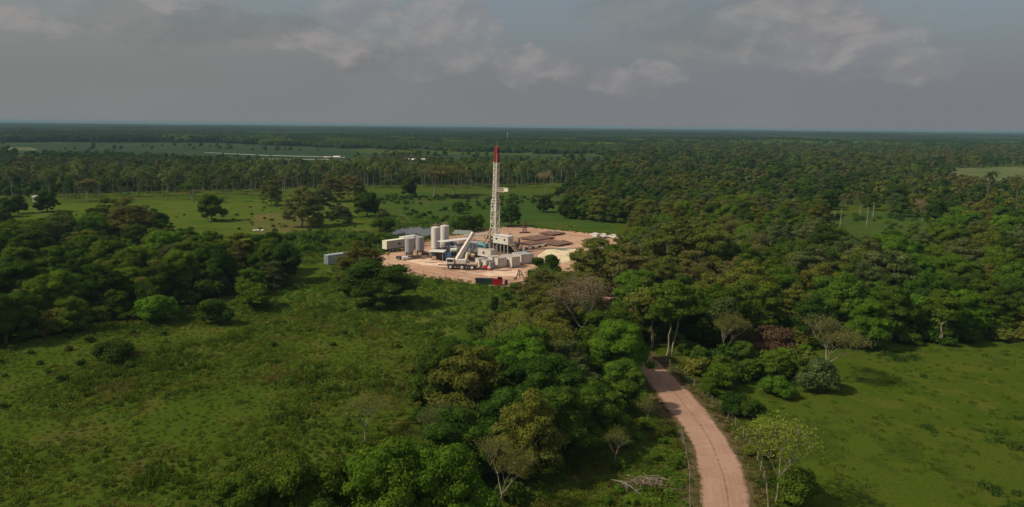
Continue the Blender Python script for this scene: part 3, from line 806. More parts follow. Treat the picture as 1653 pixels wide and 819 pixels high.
# named trees and shrubs first: (name, shape, index, u, v base, v top, colour, wide, label, category)
HERO = [
 ('fig_tree', 'round', 0, 612, 494, 422, 'dark green', 1.75, 'huge dark green dome-shaped tree standing alone below the well pad', 'tree'),
 ('spreading_tree', 'spreading', 1, 582, 458, 394, 'olive', 1.2, 'brownish olive tree screening the right end of the grey container', 'tree'),
 ('shade_tree', 'round', 1, 342, 357, 313, 'mid green', 1.05, 'round shade tree on the open meadow casting a dark shadow', 'tree'),
 ('shade_tree', 'round', 2, 77, 342, 308, 'dark green', 1.1, 'small dark tree with a bare stem on the meadow at far left', 'tree'),
 ('small_tree', 'feathery', 0, 447, 347, 328, 'dark green', 0.8, 'tiny thin tree with a forked trunk on the dry grass patch', 'tree'),
 ('spreading_tree', 'spreading', 2, 438, 332, 290, 'olive', 0.85, 'feathery olive tree rising behind the tiny forked tree', 'tree'),
 ('spreading_tree', 'spreading', 0, 488, 366, 304, 'brownish', 1.0, 'tall brownish tree with layered boughs beside the dry grass patch', 'tree'),
 ('spreading_tree', 'spreading', 3, 520, 352, 302, 'grey green', 0.9, 'green tree between the brownish layered tree and the dark one', 'tree'),
 ('spreading_tree', 'spreading', 1, 549, 362, 330, 'grey green', 1.1, 'low layered grey-green tree in front of the dark round tree', 'tree'),
 ('broad_tree', 'round', 3, 592, 350, 310, 'dark green', 1.15, 'dark round tree left of the pond with a pale layered neighbour', 'tree'),
 ('spreading_tree', 'spreading', 2, 618, 362, 336, 'grey green', 0.9, 'small pale layered tree leaning over the pond bank', 'tree'),
 ('bush', 'bushy', 0, 622, 374, 352, 'dark green', 1.3, 'dark bush at the left end of the pond', 'shrub'),
 ('broad_tree', 'round', 0, 826, 366, 330, 'dark green', 1.05, 'dark round tree just right of the derrick behind the pad', 'tree'),
 ('broad_tree', 'round', 2, 880, 343, 315, 'dark green', 1.0, 'lone dark round tree in the lush meadow right of the derrick', 'tree'),
 ('broad_tree', 'round', 1, 770, 372, 345, 'mid green', 0.95, 'green tree left of the derrick foot behind the flat roofs', 'tree'),
 ('bush', 'bushy', 1, 752, 374, 350, 'dark green', 1.2, 'dark bush behind the white silos at the pad edge', 'shrub'),
 ('small_tree', 'bushy', 2, 740, 345, 324, 'dark green', 0.7, 'small dark tree with two heads in the meadow behind the silos', 'tree'),
 ('leafless_tree', 'leafless', 0, 880, 312, 275, 'pinkish', 0.95, 'pale leafless tree at the back edge of the lush meadow', 'bare tree'),
 ('leafless_tree', 'feathery', 1, 700, 318, 268, 'brownish', 1.5, 'wide brown almost leafless tree before the palm grove', 'bare tree'),
 ('leafless_tree', 'feathery', 2, 735, 315, 270, 'brownish', 1.4, 'brown thin-leaved tree beside the widest bare tree', 'bare tree'),
 ('dark_tree', 'round', 3, 660, 318, 288, 'dark green', 0.9, 'dark tree on a short stem left of the wide brown trees', 'tree'),
 ('leafless_tree', 'leafless', 1, 940, 566, 448, 'pinkish', 1.25, 'tall leafless umbrella-shaped tree in the middle of the roadside wood', 'bare tree'),
 ('leafless_tree', 'leafless', 2, 803, 838, 712, 'olive', 0.85, 'pale bare forked tree at the bottom of the picture beside dark wood', 'bare tree'),
 ('leafless_tree', 'leafless', 0, 590, 712, 636, 'olive', 1.3, 'low bare tree with crooked grey limbs above the weedy field', 'bare tree'),
 ('leafless_tree', 'leafless', 1, 700, 735, 655, 'grey green', 1.2, 'bare twisted tree behind the bright green bottom crown', 'bare tree'),
 ('young_tree', 'wispy', 0, 1045, 690, 640, 'olive', 0.85, 'small thin tree at the left edge of the dirt road', 'tree'),
 ('young_tree', 'wispy', 1, 995, 757, 690, 'olive', 0.8, 'slim pale-stemmed tree in front of the dark hollow by the clearing', 'tree'),
 ('young_tree', 'wispy', 2, 1252, 812, 668, 'yellow green', 0.95, 'slender yellow-green tree on a pale stem right of the road', 'tree'),
 ('bush', 'bushy', 0, 1283, 818, 762, 'mid green', 1.0, 'dark green bush beside the slender yellow-green tree', 'shrub'),
 ('leafless_tree', 'leafless', 2, 1322, 618, 515, 'brownish', 1.15, 'large bare pale tree at the corner of the right pasture', 'bare tree'),
 ('bush', 'bushy', 1, 1325, 632, 585, 'grey green', 1.0, 'grey-green bush at the foot of the large bare pale tree', 'shrub'),
 ('bush', 'bushy', 2, 1255, 640, 607, 'bright green', 1.0, 'bright round bush alone at the left tip of the pasture', 'shrub'),
 ('bush', 'bushy', 0, 1163, 628, 590, 'bright green', 1.15, 'bright bush by the fence right of the road bend', 'shrub'),
 ('bush', 'bushy', 1, 1145, 640, 612, 'mid green', 0.8, 'narrow upright bush touching the wooden fence posts', 'shrub'),
 ('bush', 'bushy', 2, 1182, 667, 633, 'dark green', 1.0, 'dark bush between the fence and the pasture', 'shrub'),
 ('bush', 'bushy', 0, 1212, 677, 648, 'dark green', 1.0, 'small dark bush just above the yellow scrub', 'shrub'),
 ('bush', 'bushy', 1, 1232, 700, 675, 'yellow green', 1.6, 'low yellow-green scrub left of the slender tree', 'shrub'),
 ('bush', 'bushy', 2, 1225, 735, 712, 'yellow green', 1.3, 'yellow flowering scrub on the right verge of the road', 'shrub'),
 ('bush', 'bushy', 0, 411, 498, 458, 'bright green', 1.15, 'rounded bright green bush at the right tip of the left wood', 'shrub'),
 ('bush', 'bushy', 1, 346, 523, 484, 'dark green', 1.0, 'dark bush standing by itself in the field below the left wood', 'shrub'),
 ('bush', 'bushy', 2, 186, 580, 548, 'dark green', 1.4, 'low wide dark bush in the field at left', 'shrub'),
 ('bush', 'round', 2, 120, 536, 480, 'mid green', 0.9, 'pale-topped tree at the front corner of the left wood', 'shrub'),
 ('bush', 'round', 1, 190, 512, 468, 'mid green', 1.0, 'rounded tree at the front edge of the left wood', 'shrub'),
 ('bush', 'bushy', 0, 250, 522, 480, 'bright green', 1.2, 'light green bush filling the bay in the left wood edge', 'shrub'),
 ('bush', 'bushy', 1, 797, 503, 480, 'dark green', 0.55, 'narrow dark bush alone below the red skip', 'shrub'),
 ('bush', 'bushy', 2, 1245, 574, 525, 'reddish brown', 1.1, 'reddish brown bush at the foot of the right wood', 'shrub'),
 ('bush', 'bushy', 0, 1195, 575, 535, 'reddish brown', 0.9, 'brown dry bush beside pale trunks in the right wood', 'shrub'),
 ('tall_tree', 'tall', 0, 1052, 562, 448, 'olive', 1.2, 'tall tree with two pale bare trunks at the road bend', 'tree'),
 ('tall_tree', 'tall', 2, 1078, 574, 452, 'mid green', 1.1, 'tall tree with long pale trunks right of the road bend', 'tree'),
 ('tall_tree', 'tall', 1, 1168, 577, 478, 'grey green', 1.1, 'tall thin grey-green tree above the roadside thicket', 'tree'),
 ('crown_tree', 'round', 3, 622, 905, 714, 'bright green', 0.80, 'bright green leafy dome at the bottom centre of the picture', 'tree'),
 ('crown_tree', 'round', 1, 712, 900, 718, 'bright green', 0.78, 'leafy green crown joined to the bright dome on its right', 'tree'),
 ('crown_tree', 'round', 0, 505, 905, 735, 'mid green', 0.85, 'dark leafy crown left of the bottom centre hollow', 'tree'),
 ('crown_tree', 'round', 2, 400, 930, 770, 'mid green', 0.8, 'low leafy crown at the bottom edge before the weedy field', 'tree'),
 ('olive_tree', 'spreading', 0, 1080, 452, 362, 'olive', 1.15, 'broad yellowish olive tree crowning the wood right of the pad', 'tree'),
 ('olive_tree', 'spreading', 3, 1145, 455, 365, 'olive', 1.0, 'broad olive tree second along the crest right of the pad', 'tree'),
 ('pink_tree', 'feathery', 1, 1200, 447, 390, 'pinkish', 0.9, 'pinkish half-bare tree sticking out of the right wood', 'tree'),
 ('crest_tree', 'spreading', 2, 960, 470, 385, 'olive', 1.1, 'olive tree with swept boughs right of the pad entrance', 'tree'),
 ('verge_tree', 'round', 2, 1000, 618, 520, 'bright green', 1.1, 'bright green tree whose crown reaches the road where it disappears', 'tree'),
 ('verge_tree', 'round', 3, 1002, 664, 585, 'mid green', 1.1, 'green tree throwing its shadow across the dirt road', 'tree'),
 ('verge_tree', 'spreading', 3, 985, 560, 490, 'grey green', 1.0, 'grey-green tree hiding the road behind the bright verge tree', 'tree'),
 ('hollow_tree', 'round', 1, 905, 742, 625, 'dark green', 1.05, 'large dark tree over the shaded hollow above the clearing', 'tree'),
 ('hollow_tree', 'spreading', 0, 850, 772, 640, 'olive', 0.85, 'tall yellowish olive tree left of the shaded hollow', 'tree'),
 ('hollow_tree', 'round', 3, 958, 712, 620, 'mid green', 1.05, 'mid green tree at the right end of the shaded hollow', 'tree'),
 ('brown_tree', 'spreading', 1, 535, 326, 284, 'brownish', 1.0, 'brown broad tree behind the layered tree row, left one of a pair', 'tree'),
 ('brown_tree', 'spreading', 3, 567, 322, 282, 'brownish', 1.1, 'brown broad tree behind the dark round tree, right one of a pair', 'tree'),
 ('brown_tree', 'feathery', 2, 140, 328, 290, 'brownish', 1.1, 'orange-brown thin tree among the palms at far left', 'tree'),
 ('brown_tree', 'feathery', 0, 310, 325, 296, 'mid green', 1.3, 'light green low-crowned tree among the palms', 'tree'),
 ('brown_tree', 'spreading', 0, 215, 398, 322, 'brownish', 1.05, 'large brownish dome tree topping the left wood', 'tree'),
 ('brown_tree', 'spreading', 2, 180, 372, 318, 'olive', 1.0, 'olive dome tree at the back of the left wood by the meadow', 'tree'),
 ('leafless_tree', 'leafless', 2, 1488, 358, 322, 'pinkish', 0.9, 'white-barked leafless tree at the right end of the forest clearing', 'bare tree'),
 ('leafless_tree', 'leafless', 1, 1168, 586, 500, 'olive', 0.95, 'bare forked tree above the roadside thicket right of the bend', 'bare tree'),
 ('edge_tree', 'round', 0, 880, 478, 412, 'dark green', 0.9, 'dark green tree at the right corner of the pad', 'tree'),
]
GR = Grid(8)
TAKEN = []
for i, (nm, sh, ix, u, v, vt, cl, wd, lab, cat) in enumerate(HERO):
    p = at(u, v); h = height(u, v, vt)
    plant(nm, sh, ix, p, h, 1.7 * i, cl, lab, cat, None, wd)
    GR.add(p.x, p.y); TAKEN.append((p.x, p.y, h * 0.4 * wd))

# woods (positions of the trunks)
from mathutils import noise as mn
WOODS = {
 'left wood': dict(poly=[(-150, 400), (0, 392), (100, 388), (165, 378), (235, 376), (275, 395), (310, 420), (380, 428), (430, 434), (462, 448), (468, 462), (430, 476), (400, 478), (340, 486), (290, 492), (262, 512), (215, 520), (165, 520), (128, 533), (60, 548), (-150, 575)], sp=6.9, h=(7, 12.5),
     mix=[('round', 'dark green', 4), ('round', 'mid green', 3), ('spreading', 'dark green', 2), ('spreading', 'olive', 1), ('round', 'bright green', 2), ('spreading', 'grey green', 1)]),
 'roadside wood': dict(poly=[(450, 930), (540, 850), (610, 790), (690, 715), (705, 660), (760, 610), (845, 545), (870, 480), (915, 462), (950, 478), (965, 520), (980, 560), (985, 610), (985, 655), (965, 705), (905, 745), (850, 775), (800, 850), (700, 980), (450, 1010)], sp=6.6, h=(7, 12),
     mix=[('round', 'dark green', 4), ('round', 'mid green', 3), ('round', 'bright green', 2), ('spreading', 'olive', 2), ('spreading', 'grey green', 1), ('spreading', 'mid green', 2), ('round', 'mid green', 1)]),
 'right wood': dict(poly=[(1035, 548), (1090, 562), (1200, 566), (1290, 572), (1360, 562), (1460, 561), (1560, 556), (1760, 548), (1760, 420), (1700, 380), (1545, 372), (1515, 425), (1380, 430), (1315, 400), (1330, 345), (1200, 345), (1040, 372), (1020, 400), (955, 428), (985, 455), (1015, 500)], sp=7.4, h=(8, 13.5),
     mix=[('round', 'dark green', 3), ('round', 'mid green', 4), ('round', 'bright green', 2), ('spreading', 'olive', 3), ('spreading', 'dark green', 2), ('spreading', 'mid green', 3), ('spreading', 'grey green', 2), ('feathery', 'olive', 1), ('leafless', 'pinkish', 0.25), ('tall', 'mid green', 1)]),
 'pasture edge thicket': dict(poly=[(1085, 592), (1110, 585), (1200, 588), (1310, 592), (1325, 604), (1290, 612), (1200, 628), (1140, 622)], sp=3.7, h=(3.2, 5.8),
     mix=[('round', 'mid green', 3), ('round', 'bright green', 2), ('round', 'dark green', 1)]),
 'meadow thicket': dict(poly=[(905, 352), (960, 358), (1040, 366), (1200, 340), (1340, 340), (1330, 318), (1000, 318), (930, 325)], sp=8.5, h=(8, 12),
     mix=[('round', 'dark green', 4), ('round', 'mid green', 1), ('spreading', 'grey green', 2), ('spreading', 'olive', 1)]),
}
def pick(rnd, mix):
    t = rnd.uniform(0, sum(m[2] for m in mix))
    for s, c, w in mix:
        t -= w
        if t <= 0: return s, c
    return mix[-1][:2]

TREES = []   # dict entries
rnd = random.Random(11)
for wn, w in WOODS.items():
    for (x, y) in scatter(w['poly'], w['sp'], len(wn) * 13, GR):
        if near_road(x, y, 6.2 if y < 165 else 4.6): continue
        if any((x - a) ** 2 + (y - q) ** 2 < (r * 0.8) ** 2 for a, q, r in TAKEN): continue
        pu, pv, _ = proj((x, y, 0)); mx_ = w['mix']
        if (wn == 'roadside wood' and pv < 615) or (wn == 'right wood' and pu < 1230 and pv < 500 and rnd.random() < 0.75):
            mx_ = [('spreading', 'olive', 4), ('feathery', 'olive', 2), ('wispy', 'yellow green', 1.5), ('wispy', 'brownish', 1.5), ('feathery', 'brownish', 1.5), ('spreading', 'brownish', 2), ('round', 'mid green', 2), ('spreading', 'grey green', 1), ('round', 'bright green', 1)]
        pk = mn.noise(Vector((x * 0.03, y * 0.03, 4.0)))
        mx_ = [(a_, b_, w_ * (2.2 if (pk > 0.1 and b_ in ('olive', 'brownish', 'grey green')) or (pk < -0.1 and b_ in ('bright green', 'mid green')) else 1)) for a_, b_, w_ in mx_]
        s, c = pick(rnd, mx_); h = rnd.uniform(*w['h'])
        if s == 'spreading': h *= 1.08
        D = math.hypot(x, y)
        if s == 'feathery': h *= 0.85
        TREES.append(dict(x=x, y=y, s=s, c=c, h=h, D=D, wood=wn, i=rnd.randrange(4), rz=rnd.uniform(0, 6.28), wide=rnd.uniform(0.9, 1.15)))
# left border clumps
for (u, v) in [(-20, 352), (12, 350), (30, 345), (5, 372), (-30, 380)]:
    p = at(u, v); TREES.append(dict(x=p.x, y=p.y, s='round', c='dark green', h=9, D=p.length, wood='left meadow clump', i=rnd.randrange(4), rz=u, wide=1.1))

# palms
PALM_PX = [(103, 325, 284), (108, 325, 276), (160, 322, 285), (190, 317, 284), (207, 318, 280), (228, 314, 283), (245, 316, 280), (270, 323, 281), (312, 328, 283), (327, 320, 285), (363, 326, 286), (404, 317, 275), (457, 310, 270), (52, 318, 284), (40, 322, 288), (82, 318, 280), (135, 318, 282),
  (769, 302, 262), (760, 300, 265), (745, 300, 262), (790, 301, 262), (820, 298, 262), (840, 298, 264), (640, 296, 258), (655, 298, 262), (560, 296, 262), (575, 298, 260), (1155, 288, 243), (1160, 290, 248), (1167, 292, 250), (1434, 345, 318), (1560, 322, 288), (1428, 300, 262), (1462, 300, 268)]
PALMS = []
for (u, v, vt) in PALM_PX:
    p = at(u, v); PALMS.append(dict(x=p.x, y=p.y, h=min(17, max(11.0, height(u, v, vt))), D=p.length, i=len(PALMS), rz=u * 1.3, wood='palm'))
PG1 = [(20, 325), (200, 318), (330, 318), (460, 312), (600, 303), (600, 285), (450, 285), (200, 290), (20, 300)]
PG2 = [(590, 304), (870, 304), (940, 298), (930, 276), (560, 276)]
for P, sp, sd in ((PG1, 13, 3), (PG2, 9.5, 5)):
    for (x, y) in scatter(P, sp, sd):
        PALMS.append(dict(x=x, y=y, h=rnd.uniform(14, 18.5), D=math.hypot(x, y), i=rnd.randrange(4), rz=rnd.uniform(0, 6.28), wood='palm'))
PG3 = [(1000, 300), (1300, 300), (1653, 330), (1653, 285), (1300, 262), (1000, 262)]
for (x, y) in scatter(PG3, 30, 9):
    PALMS.append(dict(x=x, y=y, h=rnd.uniform(14, 18), D=math.hypot(x, y), i=rnd.randrange(4), rz=rnd.uniform(0, 6.28), wood='palm'))

# individuals: the 280 largest in view, the rest as woodland
def in_view(t, m=40):
    u, v, d = proj((t['x'], t['y'], t['h'] * 0.7)); return -m < u < W + m and v < H + 70
cand = sorted([t for t in TREES if in_view(t)], key=lambda t: -t['h'] / t['D'])
IND, REST = cand[:262], cand[262:] + [t for t in TREES if not in_view(t)]

NTH = ['first', 'second', 'third', 'fourth', 'fifth', 'sixth', 'seventh', 'eighth', 'ninth', 'tenth', 'eleventh', 'twelfth', '13th', '14th', '15th', '16th', '17th', '18th', '19th', '20th', '21st', '22nd', '23rd', '24th']
def rows_label(L, per):
    """give each tree its row (front to back) and its place in the row from the left"""
    L = sorted(L, key=lambda t: t['D']); out = []
    for r in range(0, len(L), per):
        row = sorted(L[r:r + per], key=lambda t: proj((t['x'], t['y'], 0))[0])
        for k, t in enumerate(row): out.append((t, r // per, k))
    return out
SHW = {'round': 'round', 'spreading': 'spreading', 'tall': 'tall', 'feathery': 'thin-leaved', 'wispy': 'wispy', 'bushy': 'bushy', 'leafless': 'bare'}
for wn in sorted({t['wood'] for t in IND}):
    for t, r, k in rows_label([t for t in IND if t['wood'] == wn], 12):
        size = 'large' if t['h'] > 11.5 else 'small' if t['h'] < 7 else 'medium'
        where = f'{wn}' if wn != 'left meadow clump' else 'clump at the left border'
        lab = f"{size} {t['c']} {SHW[t['s']]} tree, {NTH[k]} from left in {'front' if r == 0 else NTH[r]} row of {where}"
        nm = {'round': 'broadleaf_tree', 'spreading': 'spreading_tree', 'tall': 'tall_tree', 'feathery': 'thin_tree', 'wispy': 'wispy_tree', 'leafless': 'leafless_tree'}[t['s']]
        plant(nm, t['s'], t['i'], (t['x'], t['y'], 0), t['h'], t['rz'], t['c'], lab, 'tree', 'trees of the ' + where, t['wide'])
pc = sorted([t for t in PALMS if in_view(t)], key=lambda t: -t['h'] / t['D'])
for t, r, k in rows_label(pc[:190], 15):
    lab = f"coconut palm, {NTH[k]} from left in {'front' if r == 0 else NTH[r]} row of the palms behind the meadows"
    plant('palm_tree', 'palm', t['i'], (t['x'], t['y'], 0), t['h'], t['rz'], None, lab, 'palm', 'palms behind the meadows')

NK = {('wispy', 'olive'): 2, ('wispy', 'brownish'): 2, ('wispy', 'yellow green'): 3, ('feathery', 'olive'): 2, ('feathery', 'brownish'): 2, ('spreading', 'brownish'): 2, ('round', 'dark green'): 0, ('round', 'mid green'): 1, ('spreading', 'olive'): 2, ('spreading', 'mid green'): 3, ('round', 'bright green'): 4, ('spreading', 'dark green'): 5, ('spreading', 'grey green'): 6, ('tall', 'mid green'): 7}
HT = {0: 11, 1: 11, 2: 11.5, 3: 11.5, 4: 11, 5: 11.5, 6: 11.5, 7: 14}
pts = []
for t in REST:
    k = NK.get((t['s'], t['c']), 1); pts.append((t['x'], t['y'], 0, t['rz'], t['h'] / HT[k], k))
if pts:
    tag(stuff_points('woodland', pts, NEAR_KINDS), 'dense mixed green woodland too thick to count its trees', kind='stuff')

# middle distance: tree belts and the forest on the right, up to about 1.7 km
FIELDS = [g_poly(P) for P in (F1, F2, F3, [(1505, 272), (1800, 269), (1800, 316), (1640, 316), (1560, 303)])]
GM = [g_poly(P) for P in (P_BEHIND, P_LEFT_MEADOW)]
mid = []
def add_mid(poly, sp, seed, kinds, hs=(0.8, 1.25), keep=1.0, avoid=()):
    r = random.Random(seed)
    for (x, y) in scatter(poly, sp, seed, None, list(avoid) + FIELDS, 10, keep):
        
        pk = mn.noise(Vector((x * 0.011, y * 0.006, 3.0))) + 0.5 * mn.noise(Vector((x * 0.03, y * 0.02, 9.0)))
        ks = [k for k in kinds if k in (2, 4, 6)] if pk > 0.25 else [k for k in kinds if k in (1, 5, 0, 3)] if pk < -0.15 else kinds
        mid.append((x, y, 0, r.uniform(0, 6.28), r.uniform(*hs) * (1 + 0.35 * pk), r.choice(ks or kinds)))
DK = [0, 0, 1, 3, 3, 7, 7, 2, 4]; OL = [2, 4, 6, 1, 2, 0, 3]; PK = [8, 9, 10]
add_mid([(-60, 322), (200, 314), (420, 308), (600, 300), (600, 268), (400, 266), (200, 262), (-60, 262)], 9.5, 21, DK + PK + [2, 6, 4, 0, 1], (0.45, 0.85))
add_mid([(600, 300), (960, 296), (1000, 266), (960, 263), (600, 262)], 9.5, 22, DK + PK + [0, 1, 2], (0.45, 0.8))
add_mid([(100, 262), (420, 266), (420, 257), (250, 248), (100, 250)], 10, 23, [0, 3, 7, 0], (0.5, 0.85))
add_mid([(900, 318), (1000, 322), (1340, 330), (1540, 366), (1800, 372), (1800, 300), (1500, 295), (1200, 285), (960, 280)], 10.5, 24, DK + OL + PK[:2], (0.65, 1.3))
add_mid([(960, 284), (1300, 290), (1520, 298), (1800, 300), (1800, 245), (1400, 242), (1000, 240)], 13.5, 25, DK + OL + PK, (0.6, 1.5))
add_mid([(560, 262), (1000, 266), (1000, 256), (560, 254)], 16, 26, DK + PK, keep=0.5)
add_mid([(-60, 262), (100, 262), (100, 252), (-60, 252)], 14, 27, [0, 3, 7], keep=0.8)
# scattered field trees
add_mid([(-40, 250), (560, 256), (600, 244), (330, 232), (-40, 234)], 70, 28, [0, 3], (0.5, 1.2), keep=0.5)
for q_, (P0, P1) in enumerate([((-20, 243), (300, 241)), ((300, 241), (560, 246)), ((150, 236.5), (420, 238)), ((560, 250), (900, 254)), ((60, 247), (260, 252))]):
    A_, B_ = at(*P0), at(*P1); r_ = random.Random(q_)
    for k_ in range(int((B_ - A_).length / 13)):
        if r_.random() < 0.45 + 0.4 * math.sin(k_ * 0.4): continue
        p_ = A_.lerp(B_, k_ * 13 / (B_ - A_).length); mid.append((p_.x + r_.uniform(-9, 9), p_.y + r_.uniform(-14, 14), 0, r_.uniform(0, 6), r_.uniform(0.3, 0.9), r_.choice([0, 7, 1])))
for P_, n_ in (([(-60, 318), (200, 311), (420, 305), (600, 298), (600, 285), (-60, 290)], 61), ([(600, 300), (960, 296), (1000, 280), (600, 282)], 62)):
    r_ = random.Random(n_)
    for (x, y) in scatter(P_, 6.5, n_, Grid(8), (), 9): mid.append((x, y, 0, r_.uniform(0, 6.28), r_.uniform(0.2, 0.5), r_.choice([0, 1, 7, 0, 5])))
tag(stuff_points('distant_woodland', mid, FAR_KINDS), 'tree belts and palm groves between the fields', kind='stuff')

# far forest: clumps of crowns to the horizon
far = []
r = random.Random(31)
def add_far(poly, sp, seed, s=(0.9, 1.3), kinds=(0, 1, 2, 3, 3, 0, 4)):
    for (x, y) in scatter(poly, sp, seed, Grid(60), FIELDS, 9):
        
        pk = mn.noise(Vector((x * 0.002, y * 0.0012, 7.0)))
        far.append((x, y, 0, r.choice([0, 1.57, 3.14, 4.71]) + r.uniform(-.4, .4), r.uniform(*s) * (1 + 0.5 * pk), 2 if pk < -0.3 else r.choice([0, 1, 3, 0, 1, 3, 2, 4] if y < 2200 else [0, 1, 3]) ))
add_far([(-200, 231), (120, 230), (330, 230), (560, 240), (1010, 252), (1000, 241), (1400, 243), (1900, 246), (1900, 228), (1000, 222), (560, 218), (-200, 213)], 34, 41)
add_far([(-200, 214), (560, 219), (1000, 223), (1900, 229), (1900, 219.5), (1000, 210.5), (-200, 199.5)], 62, 42, (1.2, 1.7))
tag(stuff_points('far_forest', far, CLUMPS), 'dark far-off forest reaching the horizon', kind='stuff')

# ------------------------------------------------------------------ undergrowth, weeds and grass tufts
def weed_mesh(seed, n, rad, h, size, up=0.9):
    rg = nrng(seed); a = rg.uniform(0, 2 * PI, n); q = np.sqrt(rg.uniform(0, 1, n)) * rad
    z = rg.uniform(0.05, 1, n) * h * (1 - 0.5 * (q / rad) ** 2)
    P = np.stack([q * np.cos(a), q * np.sin(a), z], 1)
    N = np.stack([np.cos(a) * 0.6, np.sin(a) * 0.6, np.full(n, up)], 1)
    return np_mesh('w', *cards(rg, P, N, size, 1.5, 0.8))
def blade_mesh(seed, n, rad, h, w):
    rg = nrng(seed); V = []; F = []
    for i in range(n):
        a = rg.uniform(0, 6.28); q = math.sqrt(rg.uniform(0, 1)) * rad; b_ = rg.uniform(0, 6.28); hh = h * rg.uniform(0.5, 1.1); ln = rg.uniform(0.1, 0.45) * hh
        x, y = q * math.cos(a), q * math.sin(a); dx, dy = math.cos(b_) * w, math.sin(b_) * w; k = len(V)
        V += [(x - dx, y - dy, 0), (x + dx, y + dy, 0), (x + dx * .7 - dy / w * ln * .4, y + dy * .7 + dx / w * ln * .4, hh * .6), (x - dx * .7 - dy / w * ln * .4, y - dy * .7 + dx / w * ln * .4, hh * .6), (x - dy / w * ln, y + dx / w * ln, hh)]
        F += [(k, k + 1, k + 2, k + 3)]
    return np_mesh('g', np.array(V), np.array(F))
M_weed1 = leaf_mat('weed_green', (0.062, 0.096, 0.012), (0.090, 0.118, 0.018), (0.13, 0.15, 0.028), var=0.6)
M_weed2 = leaf_mat('weed_olive', (0.076, 0.092, 0.014), (0.098, 0.108, 0.018), (0.12, 0.108, 0.026), var=0.6)
M_weed3 = leaf_mat('weed_brown', (0.088, 0.080, 0.024), (0.112, 0.088, 0.028), (0.072, 0.085, 0.020), var=0.5)
M_tuft = leaf_mat('tuft_green', (0.052, 0.088, 0.010), (0.072, 0.100, 0.012), (0.095, 0.110, 0.016), var=0.3)
M_tuftd = leaf_mat('tuft_dark', (0.025, 0.052, 0.010), (0.035, 0.065, 0.014), var=0.4)
M_lushl = leaf_mat('lush_weed', (0.055, 0.115, 0.014), (0.080, 0.135, 0.018), (0.11, 0.15, 0.025), var=0.4)

def wk(kind): 
    out = []
    for i, (fn, mt) in enumerate(kind): out.append(proto_obj([(fn, mt)]))
    return out
RIGHT_F = g_poly(P_RIGHT_FIELD); PADP = g_poly(P_PAD)
P_LEFT_FIELD = [(-120, 575), (60, 550), (165, 524), (265, 514), (345, 490), (410, 484), (560, 500), (700, 530), (740, 560), (690, 640), (640, 720), (560, 800), (430, 900), (300, 930), (-120, 1000)]
wp = []; r = random.Random(51)
from mathutils import noise as mn
def patch(x, y, s, o=0): return mn.noise(Vector((x * s + o, y * s - o, o)))
for (x, y) in scatter(P_LEFT_FIELD, 0.85, 52, Grid(2), (), 7):
    pn = patch(x, y, 0.05) + 0.5 * patch(x, y, 0.16, 5)
    if pn < -0.45 and r.random() < 0.25: continue
    k = r.choice([0, 1, 0, 4, 1, 2]) if pn > -0.02 and patch(x, y, 0.1, 12) < 0.22 else 4 if pn > -0.02 else r.choice([2, 2, 0, 2, 1, 0])
    if patch(x, y, 0.08, 9) > 0.36 and r.random() < 0.7: k = 3
    wp.append((x, y, 0, r.uniform(0, 6.28), r.uniform(0.5, 1.15) * (1.2 if pn > 0.25 else 0.85 if pn > -0.3 else 0.5), k))
tag(stuff_points('field_weeds', wp, wk([(weed_mesh(1, 70, 0.85, 0.75, 0.15), M_weed1), (weed_mesh(2, 70, 0.8, 0.95, 0.13), M_weed1), (weed_mesh(3, 60, 0.8, 0.6, 0.13), M_weed2), (weed_mesh(4, 60, 0.9, 0.5, 0.12), M_weed3), (blade_mesh(5, 50, 0.6, 1.3, 0.06), M_tuft)])), 'rough knee-high weeds covering the left field', kind='stuff')
wp = []
for (x, y) in scatter(P_MID_MEADOW, 1.3, 53, Grid(3), [PADP], 7):
    wp.append((x, y, 0, r.uniform(0, 6.28), r.uniform(0.6, 1.3), r.choice([0, 0, 1, 1, 2])))
for (x, y) in scatter([(440, 380), (520, 372), (600, 378), (700, 384), (640, 398), (610, 410), (540, 410), (500, 430), (470, 425)], 2.0, 54, Grid(3), [PADP], 7):
    wp.append((x, y, 0, r.uniform(0, 6.28), r.uniform(1.0, 2.4), r.choice([0, 1, 2])))
for (x, y) in scatter([(600, 350), (780, 352), (790, 368), (700, 382), (620, 384)], 2.6, 55, Grid(3), [g_poly([(622, 378), (640, 369), (668, 366), (704, 366), (715, 373), (700, 382), (634, 384)])], 7):
    wp.append((x, y, 0, r.uniform(0, 6.28), r.uniform(0.9, 1.8), r.choice([0, 1])))
for P_ in ([(612, 380), (640, 385), (700, 383), (722, 376), (716, 385), (640, 390), (605, 386)], [(618, 366), (700, 361), (722, 368), (712, 369), (670, 364), (630, 370)]):
    for (x, y) in scatter(P_, 1.6, 63, Grid(3), [PADP], 8): wp.append((x, y, 0, r.uniform(0, 6.28), r.uniform(0.9, 2.0), r.choice([0, 1, 2])))
tag(stuff_points('meadow_weeds', wp, wk([(weed_mesh(6, 60, 0.9, 0.7, 0.17), M_lushl), (weed_mesh(7, 60, 0.9, 0.6, 0.16), M_weed1), (weed_mesh(8, 50, 0.8, 0.8, 0.16), M_tuftd)])), 'lush weeds in the meadow below the well pad', kind='stuff')
wp = []
for (x, y) in scatter(P_RIGHT_FIELD, 0.95, 56, Grid(2), (), 7):
    if near_road(x, y, 5.2): continue
    pn = patch(x, y, 0.07, 3) + 0.6 * patch(x, y, 0.25, 7)
    if pn > 0.5: wp.append((x, y, 0, r.uniform(0, 6.28), r.uniform(0.7, 1.3), r.choice([2, 3])))
    elif r.random() < (0.1 + 0.6 * max(0, pn + 0.25)): wp.append((x, y, 0, r.uniform(0, 6.28), r.uniform(0.5, 1.05), r.choice([0, 0, 1, 4])))
